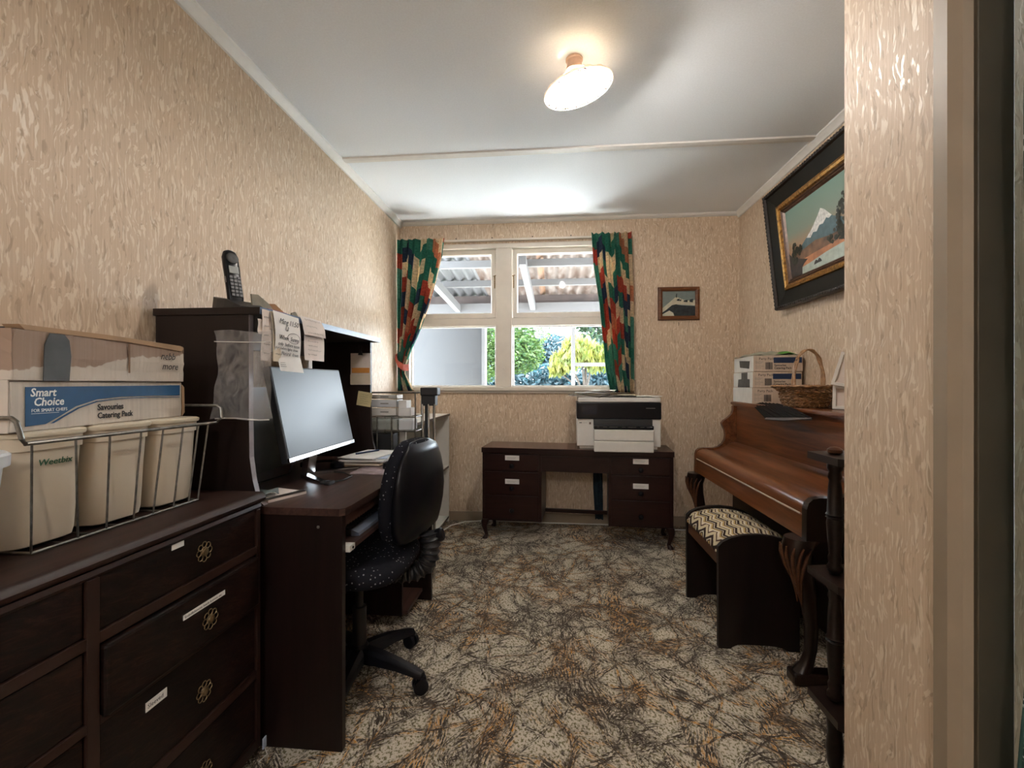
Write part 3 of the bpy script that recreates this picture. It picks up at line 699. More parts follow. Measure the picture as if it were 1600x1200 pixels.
yn_m = Matrix.Translation((-.957, 2.226, 1.018)) @ Matrix.Rotation(math.radians(9), 4, 'Y')
obj('sheet', box(BM(), -.037, .037, -.0015, 0, -.036, .036, mat4=yn_m), 'yellow_note', yn)
for j in range(5):
    ln = BM(); tube(ln, [yn_m @ Vector((-.026+q*.0065+j*.002, -.0019, .022-.011*j+.0022*math.sin(q*2.1+j))) for q in range(8-j % 3)], .0004, 4); obj('written_line', ln, 'ink', yn)

# phone on the hutch
ph = thing('cordless_phone', 'black cordless phone standing in its cradle on the hutch', 'phone', (-1.02, 1.375, 1.328), math.radians(-26), local=True)
cr = BM(); secs = []
for x, zt, zb_, hw in ((-.075, .050, .020, .030), (-.060, .046, .004, .042), (-.02, .036, .0, .050), (.03, .030, .0, .052), (.075, .014, .0, .048), (.098, .004, .0, .040)):
    secs.append([(x, -hw, zb_), (x, hw, zb_), (x, hw*.9, zt), (x, -hw*.9, zt)])
loft(cr, secs); obj('cradle', cr, 'blackmatte', ph)
PM = Matrix.Translation((.004, 0, .022)) @ Matrix.Rotation(math.radians(-14), 4, 'Y')
hb = BM(); secs = []
for z, hw, ht in ((0, .021, .010), (.02, .024, .012), (.08, .0235, .0125), (.13, .024, .013), (.160, .024, .013), (.178, .018, .010), (.184, .008, .005)):
    secs.append([PM @ Vector((ht*math.copysign(abs(math.cos(a))**.6, math.cos(a)), hw*math.copysign(abs(math.sin(a))**.6, math.sin(a)), z)) for a in [2*PI*q/20 for q in range(20)]])
loft(hb, secs); hd_ = obj('handset', hb, 'blackplastic', ph, smooth=True)
obj('earpiece', lathe(BM(), [(.019, 0), (.019, .003), (.014, .0045), (.003, .003)], 20, mat4=PM @ Matrix.Translation((.012, 0, .152)) @ Matrix.Rotation(PI/2, 4, 'Y')), 'blackmatte', hd_, smooth=True)
obj('display', box(BM(), .0118, .0145, -.015, .015, .100, .125, .001, mat4=PM), plain('grey display', (.30, .32, .32), .2), hd_)
kb = BM()
for r in range(6):
    for q in range(3): box(kb, .0120, .0150, -.0165+q*.012, -.0075+q*.012, .022+r*.012, .0305+r*.012, mat4=PM)
obj('keypad', kb, plain('dark grey keys', (.07, .07, .075), .4), hd_)
obj('side_key', box(BM(), -.003, .004, -.0255, -.0225, .070, .090, mat4=PM), 'grey_ink', hd_)
# torn cardboard on the hutch
tc = thing('torn_carton_piece', 'torn open bit of grey and brown cardboard behind the notes', 'cardboard', (-.97, 1.50, 1.328))
obj('grey_flap', prism(BM(), [(1.36, 1.329), (1.353, 1.378), (1.385, 1.382), (1.44, 1.362), (1.49, 1.329)], 'x', -.955, -.950), 'board_grey', tc)
obj('brown_flap', prism(BM(), [(1.44, 1.329), (1.43, 1.362), (1.52, 1.376), (1.58, 1.352), (1.60, 1.329)], 'x', -.985, -.980), 'card_rust', tc)
obj('side_flap', prism(BM(), [(1.57, 1.329), (1.575, 1.352), (1.60, 1.360), (1.635, 1.329)], 'x', -.955, -.951), 'board_grey', tc)
obj('tray_bottom', B(-1.02, -.95, 1.38, 1.62, 1.3285, 1.331), 'board_grey', tc)
pk = thing('pink_slip', 'pinkish slip sticking out beside the phone cradle', 'paper', (-.90, 1.38, 1.329))
obj('sheet', B(-.925, -.886, 1.34, 1.44, 1.3285, 1.3295), plain('pink paper', (.45, .22, .30), .8), pk)

# monitor
mo = thing('monitor', 'silver framed flat monitor tilted back on the computer desk', 'monitor', (-.93, 1.73, .725))
a = Vector((-.895, 1.466, .825)); b2 = Vector((-.905, 1.992, .828)); upv = Vector((-.072, 0, .330)).normalized()
xd = (b2-a).normalized(); nr = xd.cross(upv).normalized(); MM = Matrix(((xd.x, upv.x, nr.x, a.x), (xd.y, upv.y, nr.y, a.y), (xd.z, upv.z, nr.z, a.z), (0, 0, 0, 1)))
Wm, Hm = (b2-a).length, .338
obj('housing', box(BM(), 0, Wm, 0, Hm, -.026, 0, .003, mat4=MM), 'blackmatte', mo)
obj('screen', box(BM(), .007, Wm-.007, .018, Hm-.007, -.002, .0012, mat4=MM), 'screen', mo, label='grey switched off screen')
obj('chin', box(BM(), 0, Wm, 0, .016, -.006, .004, .001, mat4=MM), 'chrome', mo)
obj('back_bulge', box(BM(), Wm*.3, Wm*.7, .03, .24, -.050, -.022, .01, mat4=MM), 'blackmatte', mo)
st = BM(); loft(st, [[(-.990, 1.70, .735), (-.990, 1.76, .735), (-.965, 1.76, .735), (-.965, 1.70, .735)], [(-.958, 1.70, .93), (-.958, 1.76, .93), (-.936, 1.76, .93), (-.936, 1.70, .93)]]); obj('stand_neck', st, 'chrome', mo)
st = BM(); loft(st, [[(-.99, 1.70, .726), (-.99, 1.74, .726), (-.99, 1.74, .742), (-.99, 1.70, .742)], [(-.845, 1.60, .726), (-.845, 1.622, .726), (-.845, 1.622, .732), (-.845, 1.60, .732)]])
obj('stand_foot', st, 'chrome', mo)
st = BM(); loft(st, [[(-.99, 1.72, .726), (-.99, 1.76, .726), (-.99, 1.76, .742), (-.99, 1.72, .742)], [(-.845, 1.89, .726), (-.845, 1.912, .726), (-.845, 1.912, .732), (-.845, 1.89, .732)]])
obj('stand_foot', st, 'chrome', mo)

# things on the desktop
def sheet(bm, cx, cy, z, w_, d_, rot, th=.0015, wob=.003, seed=0):
    rnd = random.Random(seed); p = rnd.uniform(0, 6); g = []; c, s = math.cos(rot), math.sin(rot)
    for i in range(6):
        row = []
        for j in range(6):
            u, v = (i/5-.5)*w_, (j/5-.5)*d_
            row.append((cx+u*c-v*s, cy+u*s+v*c, z+wob*abs(math.sin(p+i*.9+j*.4))))
        g.append(row)
    return slab(bm, g, th, (0, 0, 1))
PG = 'papers piled at the back of the computer desk'
pile = [(.10, .25, .21, 5, .006, 'card_brown', 'buff folder at the bottom of the desk pile'), (.09, .28, .20, -4, .008, 'paper_warm', 'cream magazine on the buff folder of the desk pile'), (.115, .24, .20, 9, .006, 'paper_pink', 'pinkish magazine in the middle of the desk pile'), (.10, .27, .20, 2, .007, 'paper', 'thick white booklet near the top of the desk pile'), (.12, .22, .16, 12, .003, 'paper_blue', 'blue printed leaflet on the desk pile'), (.10, .25, .17, -8, .004, 'paper', 'white loose sheet topping the desk pile')]
z = .7262
for i, (dx, w_, dd, r, th, m_, lab) in enumerate(pile):
    obj('magazine', sheet(BM(), -.90+dx*.5, 2.09-.01*i, z, w_, dd, math.radians(90+r), th, .0005, i), m_, label=lab, cat='paper', group=PG); z += th+.002
pen = BM(); tube(pen, [(-.90, 2.0, z+.004), (-.84, 2.12, z+.004)], .004, 8); obj('pen', pen, 'navy_print', label='dark blue pen lying on the desk pile', cat='pen', smooth=True)
hp = thing('headphones', 'black folded headset left of the desk paper pile', 'headphones', (-1.0, 1.93, .726))
bm = BM(); tube(bm, [(-1.02+.07*math.cos(k*PI/8), 1.93+.07*math.sin(k*PI/8), .742) for k in range(-1, 10)], .006, 8); obj('headband', bm, 'blackmatte', hp, smooth=True)
for yy in (-.07, .07): obj('ear_cup', lathe(BM(), [(.02, 0), (.028, .004), (.028, .022), (.018, .028)], 16, (-1.02+yy, 1.92, .7262)), 'blackplastic', hp, smooth=True)
obj('mouse_mat', prism(BM(), [(-.835, 1.80), (-.83, 1.79), (-.66, 1.785), (-.65, 1.795), (-.65, 1.99), (-.66, 2.0), (-.83, 2.0), (-.84, 1.99)], 'z', .7255, .729), plain('pinkish grey mat', (.30, .23, .24), .6, var=.4, scale=18), label='pinkish grey mouse mat behind the chair back', cat='mouse mat')
ms = BM(); loft(ms, [[(-.72+.020*s*math.cos(q*PI/6), 1.92+.034*s*math.sin(q*PI/6), zz) for q in range(12)] for s, zz in ((1, .7295), (1.05, .738), (.85, .752), (.3, .758))]); obj('computer_mouse', ms, 'blackplastic', label='small black computer mouse on the mouse mat', cat='mouse', smooth=True)
cb = BM(); tube(cb, [(-.915, 1.70, .728), (-.88, 1.66, .730), (-.83, 1.62, .729), (-.80, 1.66, .729), (-.80, 1.74, .729), (-.86, 1.80, .729), (-.93, 1.82, .729), (-1.0, 1.78, .729)], .0025, 6); box(cb, -.835, -.812, 1.585, 1.625, .7255, .737, .002); box(cb, -.86, -.842, 1.60, 1.635, .7255, .735, .002)
obj('loose_cable', cb, 'blackmatte', label='black cable with plugs coiled below the monitor', cat='cable', smooth=True)
cb = BM(); tube(cb, [(-1.20, 1.42, .729), (-1.14, 1.50, .729), (-1.08, 1.58, .731), (-1.03, 1.68, .745), (-1.0, 1.74, .86)], .003, 6); obj('power_cord', cb, 'blackmatte', label='black cord running behind the monitor to the wall', cat='cable', smooth=True)
bk = thing('ring_notebook', 'pale notebook with metal strip at the near desk corner', 'notebook', (-.90, 1.36, .7255))
obj('pages', prism(BM(), [(-.985, 1.331), (-.88, 1.331), (-.83, 1.46), (-.96, 1.50)], 'z', .7258, .734), 'paper_pink', bk)
obj('metal_strip', prism(BM(), [(-.905, 1.318), (-.885, 1.318), (-.83, 1.455), (-.845, 1.462)], 'z', .7345, .738), 'chrome', bk)
obj('crumpled_wrapper', sheet(BM(), -.925, 1.385, .7385, .075, .055, .6, .002, .012, 8), plain('teal grey wrapper', (.16, .19, .19), .4, var=.5), label='crumpled grey wrapper on the pale notebook', cat='wrapper', smooth=True)
ky = thing('keyboard', 'slim keyboard with pale front edge on the pull-out tray', 'keyboard', (-.72, 1.60, .600))
obj('keyboard_body', box(BM(), -.80, -.655, 1.42, 1.86, .6005, .618, .004), 'blackmatte', ky); obj('palm_rest', prism(BM(), [(-.655, .601), (-.628, .603), (-.63, .612), (-.655, .622)], 'y', 1.42, 1.86), plain('blue grey plastic', (.13, .15, .20), .3), ky)
kk = BM()
for r in range(5):
    for q in range(20): box(kk, -.79+r*.026, -.77+r*.026, 1.43+q*.021, 1.447+q*.021, .618, .624)
obj('keys', kk, plain('keycaps', (.03, .03, .035), .35), ky)


# ------------------------------------------------------------------ office chair
ch = thing('office_chair', 'black swivel office chair with flecked fabric beside the computer desk', 'chair', (-.72, 1.63, 0), 0, local=True)
for k in range(5):
    a = math.radians(-12+72*k); c, s = math.cos(a), math.sin(a); bm = BM(); secs = []
    for r, hw, zt, zb_ in ((.02, .030, .125, .075), (.08, .026, .120, .075), (.16, .021, .105, .070), (.235, .018, .083, .058), (.262, .015, .074, .052)):
        secs.append([(r*c-q*s, r*s+q*c, z_) for q, z_ in ((-hw, zb_), (hw, zb_), (hw, zt-.012), (hw*.5, zt), (-hw*.5, zt), (-hw, zt-.012))])
    lg = obj('leg', loft(bm, secs), 'blackplastic', ch, smooth=True)
    cm = Matrix.Translation((.252*c, .252*s, 0)) @ Matrix.Rotation(a+.7+k, 4, 'Z')
    wb = BM()
    for off in (-.022, .004):
        lathe(wb, [(.012, 0), (.026, .002), (.027, .009), (.026, .016), (.012, .018)], 20, mat4=cm @ Matrix.Translation((.0, off, .0275)) @ Matrix.Rotation(-PI/2, 4, 'X'))
    box(wb, -.014, .020, -.012, .010, .022, .060, .004, mat4=cm)
    obj('caster', wb, 'blackplastic', lg, smooth=True)
obj('hub', lathe(BM(), [(.030, .070), (.036, .075), (.036, .118), (.028, .135)], 20), 'blackplastic', ch, smooth=True)
obj('gas_column', lathe(BM(), [(.025, .13), (.025, .27), (.014, .272), (.014, .40)], 20), 'blackmatte', ch, smooth=True)
obj('mechanism', box(BM(), -.07, .10, -.06, .06, .375, .41, .008), 'blackmatte', ch)
bm = BM(); tube(bm, [(.0, -.06, .39), (.01, -.14, .385), (.02, -.19, .38)], .006, 6); tube(bm, [(.02, -.19+.022*math.cos(k), .375+.018*math.sin(k)) for k in [q*PI/6 for q in range(12)]], .004, 6, True); obj('height_lever', bm, 'blackplastic', ch, smooth=True)
def sup(c, w_, d_, e, n=28, rot=0):
    out = []
    for q in range(n):
        t = 2*PI*q/n; x = w_*math.copysign(abs(math.cos(t))**e, math.cos(t)); y = d_*math.copysign(abs(math.sin(t))**e, math.sin(t))
        out.append((c[0]+x*math.cos(rot)-y*math.sin(rot), c[1]+x*math.sin(rot)+y*math.cos(rot), c[2]))
    return out
bm = BM(); loft(bm, [sup((-.02, .02, z_), .215*k, .225*k, .6) for z_, k in ((.405, .80), (.412, .95), (.430, 1.0), (.455, 1.0), (.470, .95), (.478, .82), (.480, .4))]); obj('seat', bm, 'dots', ch, smooth='full', label='seat in black fabric with pale flecks')
# backrest, local frame: back towards +x and a little -y
RB = Matrix.Translation((.195, .095, .505)) @ Matrix.Rotation(math.radians(-9), 4, 'Z') @ Matrix.Rotation(math.radians(4), 4, 'Y')
def backsec(z_, x0, x1, hw, e=.55, n=36):
    out = []
    for q in range(n):
        t = 2*PI*q/n; y = hw*math.copysign(abs(math.cos(t))**e, math.cos(t)); k = math.copysign(abs(math.sin(t))**e, math.sin(t))
        bow = -.10*(y/.2)**2*.25
        out.append(RB @ Vector(((x0+x1)/2+(x1-x0)/2*k+bow, y, z_)))
    return out
shp = [(0.0, .105), (.006, .135), (.03, .172), (.07, .190), (.12, .198), (.18, .200), (.24, .192), (.29, .176), (.33, .150), (.355, .120), (.370, .085), (.376, .04)]
def xo(z_): return .030+.020*math.sin(min(1, z_/.2)*PI/2)-.10*(max(0, z_-.12)/.26)**2*.5
bm = BM(); loft(bm, [backsec(z_, -.062+.01*0+(.012 if (z_ < .01 or z_ > .37) else 0), -.008+xo(z_)*.2, hw*.99) for z_, hw in shp]); obj('backrest', bm, 'dots', ch, smooth='full', label='backrest cushion in black fabric with pale flecks')
bm = BM(); loft(bm, [backsec(z_, -.010, xo(z_)-(.022 if (z_ < .01 or z_ > .365) else 0), hw*1.0) for z_, hw in shp]); obj('back_shell', bm, 'blackplastic', ch, smooth='full', label='smooth black plastic shell')
bm = BM(); path = [(.06, 0.0, .40), (.10, .03, .385), (.145, .055, .373), (.19, .07, .375), (.225, .08, .395), (.243, .085, .43), (.248, .085, .475), (.240, .085, .52)]
P = [Vector(p) for p in path]; fine = []
for i in range(len(P)-1):
    for q in range(6): fine.append(P[i].lerp(P[i+1], q/6))
fine.append(P[-1]); rad = [.038 if (i//1) % 3 == 0 else .030 for i in range(len(fine))]
tube(bm, fine, rad, 14); obj('bellows_arm', bm, 'blackmatte', ch, smooth=True, label='ribbed rubber arm joining seat and back')
obj('tension_knob', lathe(BM(), [(.012, 0), (.024, .004), (.026, .012), (.026, .026), (.020, .032)], 14, mat4=Matrix.Translation((.262, .10, .505)) @ Matrix.Rotation(PI/2-.3, 4, 'Y')), 'blackplastic', ch, smooth=True)

# ------------------------------------------------------------------ dresser
dr = thing('dresser', 'dark brown chest of drawers in the left foreground', 'dresser', (-1.05, .78, 0))
DF = -.86
obj('carcass', box(box(box(BM(), XL+.006, DF-.022, .29, 1.265, .03, .744), DF-.022, DF-.012, .29, 1.265, .03, .744), XL+.02, DF-.03, .31, 1.245, .0, .03), 'dresser', dr)
obj('dresser_top', prism(BM(), [(XL+.004, .744), (DF-.006, .744), (DF+.002, .750), (DF+.004, .758), (DF-.002, .768), (DF-.010, .773), (XL+.004, .773)], 'y', .27, 1.285), 'dresser_top', dr, smooth=True)
obj('top_moulding', prism(BM(), [(DF-.012, .728), (DF-.004, .728), (DF+.0, .734), (DF-.003, .743), (DF-.012, .743)], 'y', .285, 1.27), 'dresser', dr)
rows = [(.735, .622), (.598, .462), (.444, .262), (.235, .06)]
for (a, b_) in ((.30, .318), (.766, .790), (1.25, 1.265)): obj('stile', B(DF-.012, DF-.001, a, b_, .03, .7275, .001), 'dresser', dr)
for (y0, y1) in ((.318, .766), (.790, 1.25)):
    for z0, z1 in ((.600, .622), (.444, .462), (.237, .262), (.03, .06)): obj('rail', B(DF-.012, DF-.0015, y0, y1, z0, z1, .001), 'dresser', dr)
def rosette(p, par):
    bm = BM(); R = Matrix.Translation(p) @ Matrix.Rotation(PI/2, 4, 'Y')
    lathe(bm, [(.007, 0), (.010, .003), (.009, .008), (.004, .010)], 14, mat4=R)
    for k in range(8):
        a = 2*PI*k/8; c = (.0175*math.cos(a), .0175*math.sin(a), .002)
        tube(bm, [R @ Vector((c[0]+.0072*math.cos(q*PI/5), c[1]+.0072*math.sin(q*PI/5), .003)) for q in range(10)], .0013, 5, True)
    return obj('knob', bm, 'brass', par, smooth=True)
def tagbox(name, y0, y1, z0, z1, x, par, txt=None, m_='paper', sk=0, sz=.009):
    o = obj(name, prism(BM(), [(y0, z0), (y1, z0+sk), (y1, z1+sk), (y0, z1)], 'x', x, x+.0012), m_, par)
    if txt: lettering(txt, sz, (x+.0013, y0+.004, (z0+z1)/2-sz*.33), (0, 1, sk/(y1-y0)), (0, 0, 1), 'ink', par, 0, .0001, 0)
    return o
for ci, (y0, y1) in enumerate(((.318, .766), (.790, 1.25))):
    for ri, (z1, z0) in enumerate(rows):
        out = .016 if (ci == 1 and ri == 1) else 0
        zz0, zz1 = z0+.002, z1-.002
        if ci == 1 and ri == 1: zz0, zz1 = .455, .594
        xf = DF-.006+out if not out else DF+.010
        dw = obj('drawer', B(DF-.10 if out else DF-.03, xf, y0+.003, y1-.003, zz0, zz1, .002 if not out else .006), 'drawer', dr)
        kz = {0: .679, 1: .513, 2: .333, 3: .133}[ri]
        rosette((xf+.0005, 1.052 if ci else .53, kz), dw)
        if ci and ri == 0: tagbox('label', .958, .992, .715, .732, xf, dw, None, 'paper', .0)
        if ci and ri == 1: tagbox('label', .972, 1.105, .549, .561, xf, dw, 'Embellishments beads buttons etc', sz=.0085)
        if ci and ri == 2: tagbox('label', .892, .945, .394, .414, xf, dw, 'Sleeved', sz=.013)
pt = thing('price_tag', 'tiny blue and white tag on a wire by the dresser foot', 'tag', (-.845, 1.29, 0))
obj('tag_card', B(-.838, -.835, 1.24, 1.255, .04, .07), 'paper_blue', pt); bm = BM(); tube(bm, [(-.836, 1.247, .042), (-.83, 1.25, .02), (-.845, 1.26, .003), (-.85, 1.24, .003)], .0012, 5); obj('wire', bm, 'whiteplastic', pt)

# ------------------------------------------------------------------ wire basket, tubs, boxes
bk = thing('wire_basket', 'grey wire basket holding cream tubs on top of the dresser', 'basket', (-1.09, .965, .773))
bx0, bx1, by0, by1 = -1.205, -.975, .765, 1.165; tx0, tx1, ty0, ty1 = -1.235, -.948, .735, 1.20; zb0, zt0 = .777, .986
bm = BM()
tube(bm, [(bx0, by0, zb0), (bx1, by0, zb0), (bx1, by1, zb0), (bx0, by1, zb0)], .0028, 6, True)
bcols = [(.0, .0), (.21, .18), (.36, .345), (.52, .52), (.65, .66), (.80, .80), (.92, .92), (1., 1.)]
for kb_, kt_ in bcols:
    for xb, xt in ((bx1, tx1), (bx0, tx0)): tube(bm, [(xb, by0+(by1-by0)*kb_, zb0), (xt, .745+(1.170-.745)*kt_, zt0)], .0022, 6)
for k in (.33, .66):
    for yb, yt in ((by0, ty0), (by1, ty1)): tube(bm, [(bx0+(bx1-bx0)*k, yb, zb0), (tx0+(tx1-tx0)*k, yt, zt0)], .0022, 6)
for k in range(1, 7): y = by0+(by1-by0)*k/7; tube(bm, [(bx0, y, zb0), (bx1, y, zb0)], .0020, 6)
obj('basket_wires', bm, 'metal', bk, smooth=True)
bm = BM(); rp = [(tx1, ty0, zt0), (tx1, ty0+.02, zt0), (tx1, ty1-.02, zt0), (tx1, ty1, zt0), (tx1+.006, ty1+.012, zt0+.012), (tx1+.002, ty1+.014, zt0+.040), (tx1-.008, ty1+.012, zt0+.047), (tx0+.01, ty1+.012, zt0+.047), (tx0, ty1+.012, zt0+.04), (tx0, ty1, zt0), (tx0, ty0, zt0), (tx0, ty0-.012, zt0+.04), (tx0+.01, ty0-.012, zt0+.047), (tx1-.012, ty0-.012, zt0+.047), (tx1-.002, ty0-.012, zt0+.040), (tx1+.003, ty0-.008, zt0+.010)]
tube(bm, rp, .0042, 8, True); obj('rim_wire', bm, 'metal', bk, smooth=True)
TG = 'cream tubs standing in the wire basket'
def tub(yc, lab):
    t = thing('storage_tub', lab, 'tub', (-1.095, yc, .780), group=TG); bm = BM(); secs = []
    for z_, hx, hy in ((.780, .088, .056), (.784, .096, .062), (.80, .100, .064), (.90, .105, .067), (.966, .109, .069), (.967, .113, .0715), (.992, .114, .0722)):
        secs.append(sup((-1.095, yc, z_), hx, hy, .35, 40))
    loft(bm, secs); b_ = obj('tub_body', bm, 'cream', t, smooth=True)
    bm = BM(); loft(bm, [sup((-1.095, yc, z_), hx, hy, .33, 40) for z_, hx, hy in ((.9925, .117, .0745), (.996, .119, .0755), (1.001, .119, .0755), (1.004, .114, .071))]); obj('tub_lid', bm, 'lidcream', t, smooth=True)
    return t
t1 = tub(.812, 'nearest cream tub in the wire basket with green writing'); t2 = tub(.966, 'middle cream tub in the wire basket'); t3 = tub(1.118, 'cream tub at the far end of the wire basket')
lettering('Weetbix', .0175, (-.9862, .785, .936), (0, 1, 0), (0, 0, 1), 'green_ink', t1, .2, .0004, .0, 'handwriting')
wb = thing('white_bucket', 'white round bucket cut off by the left picture edge', 'bucket', (-.962, .598, .775))
obj('bucket_body', lathe(BM(), [(.070, .7745), (.073, .776), (.092, .96)], 40, (-.962, .598, 0)), 'whitebase', wb, smooth=True)
obj('bucket_rim', lathe(BM(), [(.094, .958), (.100, .960), (.101, .978), (.096, .982), (.088, .980)], 40, (-.962, .598, 0)), 'whitebase', wb, smooth=True)
# lower carton: local frame, front (+x side) runs along local y
def carton_thing(name, lab, loc, rotz, lx, ly, hz, mat, group=None, bulge=.003, flap='carton'):
    t = thing(name, lab, 'box', loc, rotz, group, local=True); bm = BM(); box(bm, -lx, 0, 0, ly, 0, hz, .002, 1)
    bmesh.ops.subdivide_edges(bm, edges=bm.edges[:], cuts=3, use_grid_fill=True)
    rnd = random.Random(len(lab))
    for v in bm.verts:
        v.co.x += rnd.uniform(-1, 1)*bulge*.5; v.co.y += rnd.uniform(-1, 1)*bulge*.5
        if v.co.z > .01: v.co.z += rnd.uniform(-1, 1)*bulge*.5
        else: v.co.z = max(0, v.co.z)
    return t, obj('carton_body', bm, mat, t)
ang = math.atan2(.055, .44)
CG = 'cartons stacked on the wire basket'
c1, cb1 = carton_thing('carton', 'white and blue catering carton, lower of two on the basket', (-.978, .735, 1.0045), ang, .20, .445, .094, 'carton', CG, .0015)
pr = [(.024, .010), (.024, .084), (.435, .086), (.435, .058), (.34, .060), (.24, .060), (.175, .056), (.125, .043), (.088, .024), (.062, .012)]
obj('blue_print', prism(BM(), pr, 'x', .0012, .0022), 'blue_print', cb1)
obj('wave_line', prism(BM(), [(.435, .0545), (.34, .0565), (.24, .0565), (.175, .0525), (.13, .0405), (.094, .0235), (.072, .012), (.078, .012), (.098, .022), (.133, .0385), (.178, .0508), (.24, .0550), (.34, .0550), (.435, .053)], 'x', .0012, .0022), 'blue_print', cb1)
X_, Z_ = (0, 1, 0), (0, 0, 1)
for s_, sz, y, z_, m_ in (('Smart', .022, .032, .066, 'white_ink'), ('Choice', .022, .038, .048, 'white_ink'), ('FOR SMART CHEFS', .0090, .034, .036, 'white_ink'), ('Savouries', .019, .176, .032, 'ink'), ('Catering Pack', .018, .176, .014, 'ink')):
    lettering(s_, sz, (.0024, y, z_), X_, Z_, m_, cb1, .15 if m_ == 'white_ink' and sz > .02 else 0, .0002, .0004 if sz > .015 else 0, sx=.95)
obj('white_rule', B(.0022, .0028, .034, .088, .0328, .0335), 'white_ink', cb1)
obj('end_flap', B(-.20, -.002, -.003, -.001, .0, .097), 'carton', c1)
obj('corner_tear', prism(BM(), [(.447, .088), (.456, .080), (.458, .01), (.447, .0)], 'x', -.05, -.0), 'card_brown', c1)
c2, cb2 = carton_thing('carton', 'battered kraft and white carton with grey tape, upper of two', (-.975, .735, 1.100), ang-.01, .20, .442, .096, 'torn', CG, .004)
obj('grey_tape', prism(BM(), [(.052, .0), (.105, .0), (.109, .05), (.105, .082), (.095, .093), (.065, .093), (.055, .07)], 'x', .0028, .0038), 'grey_tape', cb2)
obj('torn_flap', prism(BM(), [(.02, .095), (.25, .093), (.43, .084), (.44, .090), (.43, .098), (.2, .104), (.01, .104)], 'x', -.03, .002), 'card_brown', cb2)
obj('top_flap', B(-.15, -.03, .03, .22, .099, .102), 'grey_tape', cb2)
obj('crease_line', B(.003, .0036, .252, .257, .02, .09), plain('brown crease', (.20, .12, .07), .8), cb2)
lettering('nebb', .026, (.0042, .352, .058), X_, Z_, 'ink', cb2, .3, .0002, 0, 'handwriting'); lettering('more', .026, (.0042, .357, .032), X_, Z_, 'ink', cb2, .3, .0002, 0, 'handwriting')

# ------------------------------------------------------------------ writing desk against the back wall
a0 = math.atan2(-.105, 1.29)
wd = thing('writing_desk', 'dark reddish kneehole desk with six drawers under the window', 'desk', (-.507, 3.19, 0), a0, local=True)
Wd, Dd = 1.295, .325
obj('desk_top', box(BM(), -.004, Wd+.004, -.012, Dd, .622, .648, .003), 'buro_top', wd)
obj('top_edge', box(BM(), -.003, Wd+.003, -.0135, -.0115, .612, .646), 'buro', wd)
for (x0, x1) in ((.0, .42), (.875, Wd)):
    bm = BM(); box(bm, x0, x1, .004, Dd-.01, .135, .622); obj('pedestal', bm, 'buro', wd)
    zs = ((.488, .603), (.318, .478), (.148, .312))
    for ri, (z0, z1) in enumerate(zs):
        dw = obj('drawer', box(BM(), x0+.018, x1-.018, -.004 if ri == 0 else -.002, .004, z0, z1, .002), 'buro', wd)
        xc = (x0+x1)/2+(.005 if x0 < .1 else -.0)
        kz = (.522, .366, .212)[ri]
        obj('knob', lathe(BM(), [(.008, 0), (.007, .006), (.015, .012), (.017, .018), (.013, .024), (.004, .026)], 16, mat4=Matrix.Translation((xc, -.004, kz)) @ Matrix.Rotation(PI/2, 4, 'X')), 'blackplastic', dw, smooth=True)
        if ri < 2:
            zt = (.560, .395)[ri]; lb_ = obj('paper_label', box(BM(), xc-.050, xc+.050, -.0055, -.004, zt, zt+.034), 'paper', dw)
            obj('print_line', box(box(BM(), xc-.036, xc+.03, -.0059, -.0054, zt+.020, zt+.0215), xc-.036, xc+.022, -.0059, -.0054, zt+.012, zt+.0135), 'grey_ink', dw)
obj('centre_apron', box(BM(), .42, .875, .006, .03, .488, .622), 'buro', wd)
obj('apron_bead', box(BM(), .425, .87, .003, .007, .590, .594), 'buro', wd)
obj('back_bar', box(BM(), .42, .875, .27, .29, .135, .160), 'buro', wd)
for (x, y) in ((.022, .02), (Wd-.022, .02), (.022, Dd-.03), (Wd-.022, Dd-.03)):
    bm = BM(); sx = -1 if x < .5 else 1; secs = []
    for z_, r, o_ in ((.140, .030, 0), (.120, .028, .006), (.09, .020, .010), (.05, .014, .002), (.025, .013, -.004), (.012, .019, .004), (.0, .020, .006)):
        secs.append([(x+sx*o_+r*math.cos(q*PI/6), y-(o_ if y < .1 else -o_)+r*math.sin(q*PI/6), z_) for q in range(12)])
    obj('leg', loft(bm, secs[::-1]), 'buro', wd, smooth=True)
tc = BM(); obj('dark_cloth', curtain_bm(interp([(.60, .30), (.30, .30), (.05, .315)]), interp([(.60, .365), (.05, .375)]), .05, .60, 3.56, 2, .012, 14, 24, seed=5), 'tealcloth', label='dark teal cloth hanging on the wall in the desk kneehole', cat='cloth', smooth='full', recalc=False)
bm = BM(); tube(bm, [(-.83, 3.30, .004), (-.79, 3.45, .005), (-.70, 3.545, .006), (-.55, 3.57, .012), (-.2, 3.575, .006), (.35, 3.575, .006), (.7, 3.56, .006), (.85, 3.50, .004), (1.0, 3.50, .004)], .005, 6); obj('white_cable', bm, 'whiteplastic', label='white cable lying along the foot of the back wall', cat='cable', smooth=True)

